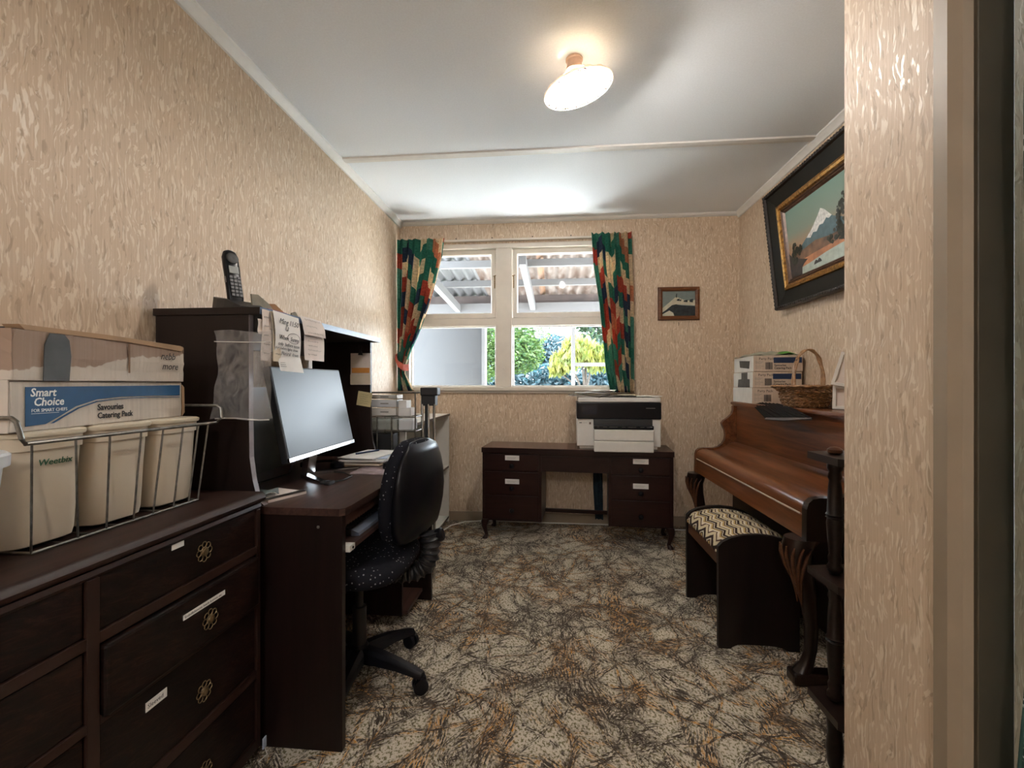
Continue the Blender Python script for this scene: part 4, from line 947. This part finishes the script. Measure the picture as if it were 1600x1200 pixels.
# printer
pn = thing('printer', 'white and black office printer standing on the writing desk', 'printer', (.155, 3.145, .650), a0*.35, local=True)
obj('printer_body', box(box(BM(), 0, .56, .012, .34, .018, .205, .006), .02, .54, .03, .33, .0, .018), 'whiteplastic', pn)
obj('control_panel', box(BM(), -.001, .561, -.002, .335, .206, .318, .005), 'blackplastic', pn, label='glossy black front band')
obj('scanner_lid', box(BM(), .006, .556, .0, .335, .320, .352, .006), 'whiteplastic', pn)
obj('touch_screen', box(BM(), .035, .135, -.004, -.001, .236, .296), plain('dark screen', (.012, .016, .028), .12), pn)
obj('output_slot', box(BM(), .112, .495, -.05, .02, .147, .208, .004), 'blackmatte', pn)
obj('output_tray', box(BM(), .110, .497, -.085, -.01, .144, .168, .004), 'blackplastic', pn)
for z0, z1 in ((.068, .142), (-.006, .0665)): obj('paper_drawer', box(BM(), .112, .496, -.088, .012 if z0 > 0 else -.040, z0, z1, .005), 'whiteplastic', pn)
bm = BM(); x = .13
for k in range(9): box(bm, x, x+.014+.012*(k % 3), -.0865, -.085, .1585, .160); x += .040
obj('tray_marks', bm, 'grey_ink', pn)
obj('badge', box(BM(), .460, .520, -.0035, -.0015, .279, .282), 'grey_ink', pn)
obj('badge', box(BM(), .016, .034, .0105, .0125, .176, .181), 'ink', pn); obj('badge', box(BM(), .040, .070, .0105, .0125, .177, .179), 'grey_ink', pn)
obj('badge', box(BM(), .083, .096, .0105, .0125, .168, .183), plain('brownish sticker', (.14, .09, .07), .5), pn)
PP = 'papers lying on the printer'
for i, (x, y, z, w_, d_, r, m_, wob, lab) in enumerate(((.27, 3.30, 1.0045, .30, .22, 8, 'paper_pink', .004, 'magazine at the bottom left of the printer papers'), (.25, 3.28, 1.015, .29, .21, -6, 'board_grey', .003, 'grey folder sticking out left over the printer'), (.29, 3.29, 1.024, .24, .20, 14, 'paper', .010, 'crumpled white sheet lying on the grey folder'), (.33, 3.28, 1.040, .20, .18, -12, 'paper', .010, 'topmost white sheet of the printer papers'), (.50, 3.27, 1.0045, .14, .18, 4, 'grey_tape', .003, 'dark notebook at the middle of the printer'), (.51, 3.27, 1.013, .12, .16, -5, 'paper_warm', .004, 'cream pad on the dark notebook'), (.64, 3.28, 1.0045, .17, .22, 3, 'paper', .005, 'white brochure at the right end of the printer'))):
    obj('loose_paper', sheet(BM(), x, y, z, w_, d_, math.radians(r), .004, wob, i+3), m_, label=lab, cat='paper', group=PP, smooth=True)
bm = BM(); tube(bm, [(.30, 3.138, 1.000), (.33, 3.132, 1.012), (.37, 3.132, 1.018), (.42, 3.14, 1.010), (.50, 3.16, 1.008)], .0018, 5); obj('thin_cord', bm, 'blackmatte', label='thin dark cord curling over the printer lid', cat='cable', smooth=True)

# ------------------------------------------------------------------ white bookcase, file rack, folded stand in the left far corner
bc = thing('white_bookcase', 'white open bookcase in the corner under the tied curtain', 'bookcase', (-1.04, 2.95, 0))
bc_edge = plain('dark shelf edge', (.12, .09, .07), .5)
obj('carcass', box(box(box(BM(), -1.235, -.835, 3.555, 3.572, 0, .84), -1.235, -.835, 2.50, 2.517, 0, .84), -1.235, -1.225, 2.517, 3.555, 0, .84), 'whiteplastic', bc)
obj('bookcase_top', B(-1.235, -.832, 2.495, 3.577, .842, .858, .002), 'whiteplastic', bc); obj('top_edge', B(-.8318, -.830, 2.495, 3.577, .842, .858), bc_edge, bc)
for z in (.03, .43): obj('shelf', B(-1.225, -.836, 2.517, 3.555, z, z+.016), 'whiteplastic', bc); obj('shelf_edge', B(-.8359, -.834, 2.517, 3.555, z, z+.016), bc_edge, bc)
rk = thing('wire_rack', 'grey wire rack holding paper trays behind the computer desk', 'rack', (-.95, 2.50, .2))
bm = BM(); RY0, RY1 = 2.36, 2.475
for z in (1.047, .918, .842, .740, .63): 
    for y in (RY0, RY1): tube(bm, [(-1.22, y, z), (-.735, y, z)], .004, 6)
    for x in (-1.22, -.735): tube(bm, [(x, RY0, z), (x, RY1, z)], .004, 6)
for x in (-1.22, -1.12, -.945, -.865, -.735):
    zt = 1.047 if x in (-1.22, -.735) else .918
    for y in (RY0, RY1): tube(bm, [(x, y, .0 if x in (-1.22, -.735) else .63), (x, y, zt)], .0038, 6)
obj('rack_frame', bm, 'metal', rk, smooth=True)
TT = 'paper trays on the wire rack'
def tray(z0, z1, lab, m_='whiteplastic'):
    t = thing('paper_tray', lab, 'tray', (-1.03, 2.42, z0), group=TT)
    bm = box(box(box(box(BM(), -1.20, -.84, 2.37, 2.47, z0, z0+.003), -1.20, -.84, 2.37, 2.373, z0, z1), -.843, -.84, 2.37, 2.47, z0, z1), -1.20, -1.197, 2.37, 2.47, z0, z1)
    obj('tray_shell', bm, m_, t); obj('finger_slot', B(-.93, -.885, 2.3685, 2.3698, (z0+z1)/2-.003, (z0+z1)/2+.003), 'grey_ink', t)
    obj('paper_stack', B(-1.19, -.848, 2.378, 2.468, z0+.0035, z1-.008), 'paper', t)
tray(.923, .965, 'lowest white paper tray on the upper rack shelf'); tray(.969, 1.010, 'middle grey-white paper tray on the rack', 'whitebase'); tray(1.014, 1.036, 'thin top paper tray on the rack')
obj('paper_bundle', box(box(BM(), -.834, -.765, 2.38, 2.46, .923, .965), -.834, -.79, 2.38, 2.46, .966, 1.005), 'paper', label='white paper bundle right of the trays', cat='paper')
obj('document_box', B(-1.19, -.84, 2.375, 2.465, .8465, .905, .004), plain('grey box file', (.34, .36, .33), .5), label='grey box file on the middle rack shelf', cat='box')
obj('small_printer_box', B(-.832, -.755, 2.375, 2.465, .8465, .905, .004), 'whitebase', label='small white case beside the grey box file', cat='box')
obj('black_case', B(-1.20, -.865, 2.38, 2.465, .6345, .825, .006), 'blackmatte', label='black case on the lower rack shelf', cat='case')
td = thing('folded_stand', 'folded metal stand with black head beside the rack', 'stand', (-.68, 2.5, 0))
obj('head', box(box(BM(), -.728, -.632, 2.42, 2.49, 1.030, 1.075, .006), -.722, -.645, 2.425, 2.485, .975, 1.032, .005), 'blackmatte', td)
for x, y, r in ((-.716, 2.43, .006), (-.700, 2.475, .005), (-.683, 2.43, .0065), (-.667, 2.475, .005), (-.651, 2.43, .006)):
    bm = BM(); tube(bm, [(x, y, .985), (x+.004, y, .45), (x, y, .012)], r, 8); obj('leg', bm, 'chrome', td, smooth=True)
obj('pole', B(-.708, -.690, 2.445, 2.463, .01, .985), 'blackmatte', td); obj('clip', B(-.728, -.655, 2.42, 2.49, .40, .43, .004), 'blackmatte', td)

# ------------------------------------------------------------------ small picture and wall marks
sp = thing('small_picture', 'small wood-framed picture of snowy tiled roofs on the back wall', 'picture', (.952, YB-.012, 1.585), local=True)
bm = BM(); mitre(bm, -.155, .155, 0, .255, [(0, 0), (.004, -.012), (.018, -.014), (.032, -.006), (.034, .010), (0, .011)]); obj('frame', bm, 'picture_wood', sp)
def flat(name, pts, y, mat, par, th=.0006): return obj(name, prism(BM(), pts, 'y', y, y+th), mat, par)
pic = flat('picture_sheet', [(-.125, .028), (.125, .028), (.125, .226), (-.125, .226)], .002, plain('grey green sky', (.17, .21, .20), .5), sp)
sn = plain('painted snow', (.52, .48, .36), .6); dk_ = plain('painted dark roof', (.012, .018, .022), .6, var=.8, scale=40)
flat('painted_roof', [(-.124, .09), (-.02, .18), (.04, .155), (.10, .145), (.124, .155), (.124, .11), (.02, .118), (-.03, .12), (-.124, .06)], .0010, sn, pic)
flat('painted_roof', [(-.124, .055), (-.05, .115), (-.02, .122), (.02, .112), (.124, .105), (.124, .030), (-.030, .030), (-.045, .06), (-.07, .075), (-.12, .045)], .0004, dk_, pic)
flat('painted_roof', [(-.122, .030), (-.122, .046), (-.07, .074), (-.04, .055), (-.035, .030)], -.0002, sn, pic)
bm = BM()
for (x0, x1, z0, z1) in ((-.022, -.014, .175, .205), (-.015, .005, .150, .165), (.005, .018, .148, .160), (.035, .065, .140, .155), (.08, .105, .138, .162)): prism(bm, [(x0, z0), (x1, z0-.004), (x1+.002, z1), (x0+.003, z1-.005)], 'y', -.0008, -.0002)
obj('painted_ridge', bm, dk_, pic)
bm = BM(); tube(bm, [(.953, YB-.001, 1.568), (.953, YB-.010, 1.560), (.953, YB-.012, 1.550), (.953, YB-.004, 1.546)], .0022, 5); obj('wall_hook', bm, 'blackmatte', label='tiny dark hook on the wall under the small picture', cat='hook')

# ------------------------------------------------------------------ big painting
bp = thing('large_painting', 'large black and gilt framed mountain painting leaning off the right wall', 'painting', (1.388, 2.92, 1.545), (math.radians(6.2), 0, -PI/2), local=True)
FW, FH = 1.02, .698
def ring(name, prof, m_): bm = BM(); mitre(bm, 0, FW, 0, FH, prof); return obj(name, bm, m_, bp)
ring('outer_moulding', [(0, -.001), (0, -.036), (.006, -.046), (.018, -.044), (.022, -.034), (.022, -.001)], 'frame_black')
bm = BM()
n1_, n2_ = 46, 31
for i in range(n1_):
    for z_ in (.011, FH-.011): lathe(bm, [(.003, -.004), (.009, 0), (.003, .004)], 6, mat4=Matrix.Translation((FW*(i+.5)/n1_, -.046, z_)) @ Matrix.Rotation(PI/2, 4, 'X'))
for i in range(n2_):
    for x_ in (.011, FW-.011): lathe(bm, [(.003, -.004), (.009, 0), (.003, .004)], 6, mat4=Matrix.Translation((x_, -.046, FH*(i+.5)/n2_)) @ Matrix.Rotation(PI/2, 4, 'X'))
obj('carved_beads', bm, 'frame_black', bp)
ring('frame_flat', [(.021, -.030), (.10, -.014), (.10, -.004), (.021, -.004)], 'frame_olive')
ring('gilt_moulding', [(.099, -.010), (.104, -.026), (.116, -.030), (.128, -.026), (.134, -.012), (.134, -.003), (.099, -.003)], 'gold')
ring('inner_moulding', [(.133, -.014), (.142, -.020), (.147, -.012), (.152, -.014), (.160, -.004), (.160, -.002), (.133, -.002)], 'frame_inner')
obj('canvas', B(.15, FW-.15, -.004, -.002, .15, FH-.15), None or (lambda: (lambda t: t.base(t.ramp(t.math('ADD', (lambda s: (t.link(t.pos(), s.inputs[0]), s.outputs[2])[1])(t.new('ShaderNodeSeparateXYZ')), t.math('MULTIPLY', t.noise(t.pos(), 8, 3), .04)), [(.10, (.40, .16, .07)), (.20, (.34, .22, .13)), (.27, (.20, .24, .18)), (.40, (.16, .25, .20))]), .45))(NT('painted sky')))(), bp)
CV = [c for c in bp.children if c.name.startswith('canvas')][0]
def paint(name, pts, lay, c, var=.25, sc=30): return obj(name, prism(BM(), pts, 'y', -.0042-.0005*lay, -.0040-.0005*lay), plain('paint '+name+str(lay), c, .45, var=var, scale=sc), CV)
paint('painted_mountain', [(.27, .30), (.33, .33), (.40, .365), (.46, .41), (.492, .440), (.52, .425), (.58, .37), (.66, .335), (.80, .30), (.80, .24), (.27, .24)], 1, (.075, .125, .135))
paint('painted_snow', [(.345, .335), (.40, .365), (.46, .41), (.492, .440), (.52, .425), (.575, .375), (.55, .368), (.53, .378), (.50, .358), (.47, .362), (.44, .338), (.41, .345), (.38, .325)], 2, (.62, .60, .56), .3, 60)
paint('painted_hills', [(.16, .27), (.30, .285), (.42, .300), (.55, .285), (.86, .295), (.86, .20), (.16, .20)], 3, (.17, .085, .04), .5, 18)
paint('painted_shore', [(.16, .225), (.40, .24), (.60, .245), (.86, .25), (.86, .19), (.16, .19)], 4, (.42, .17, .07), .4, 14)
paint('painted_water', [(.16, .150), (.16, .185), (.36, .200), (.50, .215), (.62, .222), (.86, .225), (.86, .150)], 5, (.40, .46, .40), .15)
paint('painted_bank', [(.16, .150), (.16, .30), (.19, .275), (.26, .245), (.34, .225), (.30, .210), (.28, .195), (.27, .150)], 6, (.035, .022, .014), .5)
paint('painted_islet', [(.39, .178), (.42, .180), (.46, .180), (.455, .192), (.44, .202), (.425, .192), (.41, .200), (.395, .190)], 6, (.02, .016, .012))
rnd = random.Random(5); M['tree_paint'] = plain('paint tree dark', (.035, .035, .016), .5, var=.7, scale=50)
for cx_, cz_, rr_, n_ in ((.225, .300, .030, 26), (.27, .295, .020, 20), (.215, .26, .03, 18), (.66, .34, .06, 50), (.62, .28, .04, 30), (.72, .40, .06, 50), (.55, .265, .02, 12), (.70, .27, .06, 40)):
    bm = BM()
    for _ in range(n_):
        a, r = rnd.uniform(0, 6.3), rr_*rnd.random()**.5; x_, z_ = cx_+r*math.cos(a), cz_+r*math.sin(a)*1.2; s_ = rnd.uniform(.006, .014)
        prism(bm, [(x_+s_*math.cos(q), z_+s_*math.sin(q)) for q in (0, 1.1, 2.2, 3.3, 4.4, 5.5)], 'y', -.0079, -.0075)
    obj('painted_tree', bm, 'tree_paint', CV)

# ------------------------------------------------------------------ piano
pi = thing('upright_piano', 'small brown upright piano against the right wall', 'piano', (1.15, 2.38, 0))
PY0, PY1 = 1.715, 3.03
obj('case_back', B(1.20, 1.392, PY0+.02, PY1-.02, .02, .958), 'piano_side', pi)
obj('top_lid', box(box(BM(), 1.125, 1.396, PY0-.004, PY1+.006, .963, .981, .005), 1.135, 1.39, PY0, PY1, .955, .964), 'piano', pi)
obj('upper_panel', B(1.150, 1.20, PY0+.03, PY1-.03, .70, .956), 'piano', pi)
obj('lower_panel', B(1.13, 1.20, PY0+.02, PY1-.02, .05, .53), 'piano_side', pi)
chk = [(1.39, .955), (1.130, .955), (1.130, .93), (1.122, .905), (1.10, .882), (1.072, .862), (1.060, .845), (1.067, .825), (1.078, .80), (1.083, .77), (1.078, .74), (1.064, .716), (1.04, .697), (1.01, .687), (.945, .687), (.920, .682), (.905, .668), (.898, .645), (.897, .53), (1.39, .53)]
for y0, y1 in ((PY0, PY0+.032), (PY1-.032, PY1)):
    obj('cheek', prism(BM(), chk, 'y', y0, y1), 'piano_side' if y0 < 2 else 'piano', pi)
fb = [(1.15, .725), (1.118, .722), (1.10, .716), (1.07, .694), (1.04, .680), (1.01, .674), (.985, .675), (.965, .680), (.94, .681), (.922, .675), (.908, .662), (.902, .645), (.902, .622), (1.15, .622)]
obj('fallboard', prism(BM(), fb, 'y', PY0+.032, PY1-.032), 'piano', pi, smooth=True)
obj('inlay_line', B(.8985, .903, PY0+.05, PY1-.04, .6165, .6215), plain('pale inlay', (.55, .50, .42), .3), pi)
obj('key_slip', B(.900, 1.15, PY0+.032, PY1-.032, .532, .616, .002), 'piano', pi)
for yc in (PY0+.045, PY1-.05):
    bm = BM(); secs = []
    for z_, r, x_ in ((.045, .034, .905), (.075, .024, .922), (.12, .021, .935), (.22, .024, .938), (.33, .030, .922), (.41, .040, .900), (.465, .050, .888), (.50, .056, .893), (.532, .060, .905)):
        secs.append([(x_+r*math.cos(q*PI/8), yc+r*.85*math.sin(q*PI/8), z_) for q in range(16)])
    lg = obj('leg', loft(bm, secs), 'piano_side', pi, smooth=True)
    bm = BM(); box(bm, .862, 1.16, yc-.032, yc+.032, 0, .045, .010); obj('toe_block', bm, 'piano_side', lg)
    bm = BM()
    for k in range(-4, 5):
        a = PI+k*.36; tube(bm, [((x_+(r+.003)*math.cos(a+s_)), yc+(r+.003)*.85*math.sin(a+s_), z_) for z_, r, x_, s_ in ((.33-abs(k)*.01, .028, .922, k*-.22), (.38, .035, .910, k*-.12), (.43, .044, .895, 0), (.475, .052, .889, k*.08), (.505, .058, .893, k*.12))], [.002, .005, .007, .006, .003], 6)
    obj('acanthus_carving', bm, 'stool_rail', lg, smooth=True)
obj('pedal_board', B(1.10, 1.13, 2.2, 2.55, .02, .12), 'piano_side', pi)

# bench
be = thing('piano_bench', 'dark piano bench with zigzag woven seat under the keyboard', 'bench', (.84, 2.19, 0))
endp = [(.678, 0), (.677, .42), (.695, .440), (.73, .458), (.78, .470), (.84, .474), (.90, .468), (.95, .455), (.985, .436), (.995, .42), (.997, 0), (.955, 0), (.93, .012), (.90, .018), (.86, .02), (.80, .02), (.755, .018), (.735, .010), (.725, 0)]
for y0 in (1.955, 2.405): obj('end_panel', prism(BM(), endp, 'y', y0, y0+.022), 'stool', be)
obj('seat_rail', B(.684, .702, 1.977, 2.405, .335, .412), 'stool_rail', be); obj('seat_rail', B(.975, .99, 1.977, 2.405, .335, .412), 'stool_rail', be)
bm = BM(); g = []
for i in range(13):
    x = .676+.322*i/12; z = .418+.040*math.sin(PI*i/12)**.7
    g.append([(x, 1.979+.425*j/8, z-(.006 if j in (0, 8) else 0)-(.025 if i in (0,) else 0)) for j in range(9)])
slab(bm, g, .009, (0, 0, 1)); obj('seat_cushion', bm, 'flame', be, smooth=True, label='cream, brown and gold zigzag woven seat')

# things on the piano
BG = 'party pack cartons stacked on the piano'
r0 = math.radians(-5)
for i in range(3):
    t = thing('carton', ('lowest', 'middle', 'topmost')[i]+' party pack carton in the stack on the piano', 'box', (1.125+.002*i, 2.712-.004*i, .982+.0915*i), r0, BG, local=True)
    body = obj('carton_body', box(BM(), 0, .255, 0, .36, 0, .0905, .0015, 1), 'carton_pink', t)
    obj('white_end', box(BM(), -.0012, 0, .001, .359, .001, .0895), 'carton_white', t)
    if i: obj('navy_band', box(BM(), .105, .250, -.0015, 0, .048, .079), 'navy_print', body)
    lettering('Party Pack', .019, (.028, -.001, .066), (1, 0, 0), Z_, 'ink', body, 0, .0001)
    for j, (s_, zz) in enumerate((('Net Weight', .052), ('24 Pieces', .045), ('Keep Frozen', .028), ('Batch 12', .018))): lettering(s_, .0085, (.010, -.001, zz), (1, 0, 0), Z_, 'grey_ink', body, 0, .0001)
    bm = BM(); x = .062; rnd = random.Random(i)
    while x < .098: wv_ = rnd.choice((.0012, .002, .003)); box(bm, x, x+wv_, -.001, 0, .012, .052); x += wv_+.0018
    obj('barcode', bm, 'ink', body)
    if i: lettering('Savouries', .016, (.108, -.001, .030), (1, 0, 0), Z_, 'ink', body, 0, .0001, .0003); lettering('Catering Pack', .016, (.108, -.001, .014), (1, 0, 0), Z_, 'ink', body, 0, .0001, .0003)
    if i == 2: obj('grey_tape', prism(BM(), [(.07, .018), (.24, .030), (.25, .072), (.06, .062)], 'x', -.0022, -.0013), 'grey_tape', t)
    if i == 1: obj('grey_tape', prism(BM(), [(.05, .0), (.27, .0), (.26, .048), (.20, .05), (.20, .088), (.09, .088), (.09, .05), (.05, .048)], 'x', -.0022, -.0013), 'grey_tape', t)
gf = thing('folded_net_bag', 'clear film bag with green net on the topmost party carton', 'bag', (1.25, 2.9, 1.2566))
bm = BM(); g = [[(1.14+.26*u/8+.01*math.sin(v), 2.72+.30*v/6, 1.258+.030*math.sin(PI*u/8)*math.sin(PI*v/6)+.004*math.sin(u*2+v*3)) for v in range(7)] for u in range(9)]
obj('film', slab(bm, g, .001, (0, 0, 1)), 'greyfilm', gf, smooth=True)
bm = BM(); g = [[(1.285+.085*u/5, 2.72+.08*v/3, 1.262+.024*math.sin(PI*min(1, u/5+.05))*math.sin(PI*(v+.6)/4.2)+.003*math.sin(u*5+v)) for v in range(4)] for u in range(6)]
obj('green_net', slab(bm, g, .001, (0, 0, 1)), 'greenfilm', gf, smooth=True)
wk = thing('wicker_basket', 'brown wicker basket with tall arched handle on the piano', 'basket', (1.205, 2.317, .982))
cx_, cy_ = 1.205, 2.317; bm = BM(); N_ = 22
def rw_(k): return .088+.018*k+.012*math.sin(k*PI) if k < .8 else .115+(k-.8)/.2*.028
lev = 13
for l in range(lev):
    k = l/(lev-1); R_ = rw_(k); z_ = .986+.095*k; pts = []
    for q in range(N_*4): a = 2*PI*q/(N_*4); rr_ = R_+.0035*math.cos(q*PI/2+l*PI); pts.append((cx_+rr_*.95*math.cos(a), cy_+rr_*math.sin(a), z_+.002*math.sin(q*1.7)))
    tube(bm, pts, .0042, 5, True)
obj('woven_body', bm, 'wicker', wk, smooth=True)
bm = BM()
for q in range(N_):
    a = 2*PI*q/N_; tube(bm, [(cx_+rw_(k)*.95*math.cos(a+k*.5), cy_+rw_(k)*math.sin(a+k*.5), .984+.095*k) for k in (0, .25, .5, .75, .9, 1)], .003, 5)
obj('stakes', bm, 'wicker_light', wk, smooth=True)
bm = BM(); lathe(bm, [(.084, 0), (.086, .004)], 24, (cx_, cy_, .9825)); obj('basket_base', bm, 'wicker', wk)
bm = BM()
for l in range(3): tube(bm, [(cx_+(rw_(1)+.004-.004*l)*.95*math.cos(q*PI/20), cy_+(rw_(1)+.004-.004*l)*math.sin(q*PI/20), 1.083+.004*math.sin(q*3+l*2)) for q in range(40)], .005, 5, True)
obj('braided_rim', bm, 'wicker', wk, smooth=True)
bm = BM()
for l in range(3):
    tube(bm, [(cx_+.015+.068*math.cos(PI*q/24)+.002*math.sin(q*1.4+l*2), cy_+.002*math.cos(q*1.4+l*2)+.010*(l-1), 1.06+.200*math.sin(PI*q/24)**.7) for q in range(25)], .0042, 6)
obj('handle', bm, 'wicker_light', wk, smooth=True)
# slatted ornament overhanging the front
fo = thing('slatted_ornament', 'dark slatted triangular ornament hanging over the front of the piano top', 'ornament', (1.12, 2.4, .985))
A_, D_, Bp, C_ = Vector((1.18, 2.88, .986)), Vector((1.16, 2.50, .990)), Vector((1.03, 1.93, .955)), Vector((1.035, 2.34, .925))
bm = BM()
for k in range(9):
    p = A_.lerp(D_, k/8); q = C_.lerp(Bp, .25+.75*k/8)
    tube(bm, [p, p.lerp(q, .5)+Vector((0, 0, .006)), q], [.004, .006, .003], 6)
obj('slats', bm, plain('dark dull slat', (.010, .006, .005), .8, spec=.1), fo, smooth=True)
bm = BM(); slab(bm, [[A_+(0*A_), A_.lerp(D_, .5), D_], [A_.lerp(C_, .6), (A_+Bp+D_+C_)/4, D_.lerp(Bp, .6)], [C_, C_.lerp(Bp, .5), Bp]], .003, (0, 0, -1)); obj('membrane', bm, 'black', fo)
bm = BM(); loft(bm, [[C_+Vector((0, 0, -.010)), C_+Vector((-.008, 0, -.004)), C_+Vector((0, 0, .004))], [C_.lerp(Bp, .5)+Vector((0, 0, -.012)), C_.lerp(Bp, .5)+Vector((-.012, 0, -.008)), C_.lerp(Bp, .5)+Vector((0, 0, .004))], [Bp+Vector((0, 0, -.006)), Bp+Vector((-.006, 0, 0)), Bp+Vector((0, 0, .004))]]); obj('pale_keel', bm, plain('grey wood', (.07, .06, .055), .6), fo)
# white frames by the wall end
FG = 'white photo frames on the piano'
def wframe(loc, rot, w_, h_, lab):
    t = thing('photo_frame', lab, 'photo frame', loc, rot, FG, local=True); bm = BM(); mitre(bm, 0, w_, 0, h_, [(0, 0), (0, -.012), (.012, -.012), (.014, -.004), (.014, 0)]); obj('frame', bm, 'whiteplastic', t)
    obj('photo', box(BM(), .012, w_-.012, -.004, -.002, .012, h_-.012), 'paper_pink', t); return t
wframe((1.235, 2.150, .982), (math.radians(-8), 0, math.radians(-38)), .16, .105, 'low white photo frame at the wall end on the piano')
wframe((1.225, 2.145, 1.092), (math.radians(-10), math.radians(14), math.radians(-38)), .16, .15, 'tilted white photo frame resting on the low one')
bm = BM(); loft(bm, [sup((1.352, 2.375, z_), r, r*.7, .8, 18) for z_, r in ((.9825, .02), (1.0, .032), (1.03, .034), (1.06, .028), (1.08, .015))]); obj('cream_pouch', bm, 'paper_warm', label='small cream cloth pouch beside the wicker basket', cat='pouch', smooth=True)

# ------------------------------------------------------------------ whatnot stand
wn = thing('corner_stand', 'dark three-tier turned stand beside the near end of the piano', 'stand', (.90, 1.36, 0))
tiers = (.180, .538, .876)
for z in tiers:
    bm = prism(BM(), [(.745, 1.275), (.745, 1.42), (1.06, 1.475), (1.06, 1.235), (.80, 1.215)], 'z', z, z+.020)
    obj('tier', bm, 'whatnot', wn)
def spindle(x, y, z0, z1):
    L_ = z1-z0; pr_ = [(.012, 0), (.020, .01), (.020, .02), (.015, .03), (.018, .045), (.014, .055)]
    prof = [(r, z0+h_) for r, h_ in pr_]+[(.017, z0+L_*.25), (.021, z0+L_*.45), (.019, z0+L_*.49), (.023, z0+L_*.50), (.019, z0+L_*.51), (.023, z0+L_*.525), (.020, z0+L_*.54), (.017, z0+L_*.75)]+[(r, z1-h_) for r, h_ in pr_[::-1]]
    return lathe(BM(), prof, 18, (x, y, 0))
for (x, y) in ((.790, 1.365), (1.01, 1.29), (1.01, 1.435)):
    obj('spindle', spindle(x, y, .200, .538), 'whatnot', wn, smooth=True); obj('spindle', spindle(x, y, .558, .876), 'whatnot', wn, smooth=True)
    obj('foot', lathe(BM(), [(.012, 0), (.018, .02), (.022, .07), (.018, .11), (.024, .18)], 16, (x, y, 0)), 'whatnot', wn, smooth=True)
    obj('finial', lathe(BM(), [(.012, .896), (.019, .901), (.019, .909), (.012, .915), (.003, .917)], 16, (x, y, 0)), 'stool_rail', wn, smooth=True)

# ------------------------------------------------------------------ green curtain at the right edge
gc = thing('curtain', 'green sprigged curtain in the doorway at the right picture edge', 'curtain', (.9, .78, .02))
o = obj('cloth', curtain_bm(interp([(2.35, .735), (1.69, .7285), (1.54, .723), (1.42, .7225), (1.3, .7255), (.79, .729), (.70, .7265), (.61, .721), (.49, .711), (.05, .70)]), interp([(2.3, 1.12), (.05, 1.12)]), .04, 2.35, .775, 6, .005, 60, 90, width=.8, seed=8), 'green_curtain', gc, smooth='full', recalc=False); addthick(o)
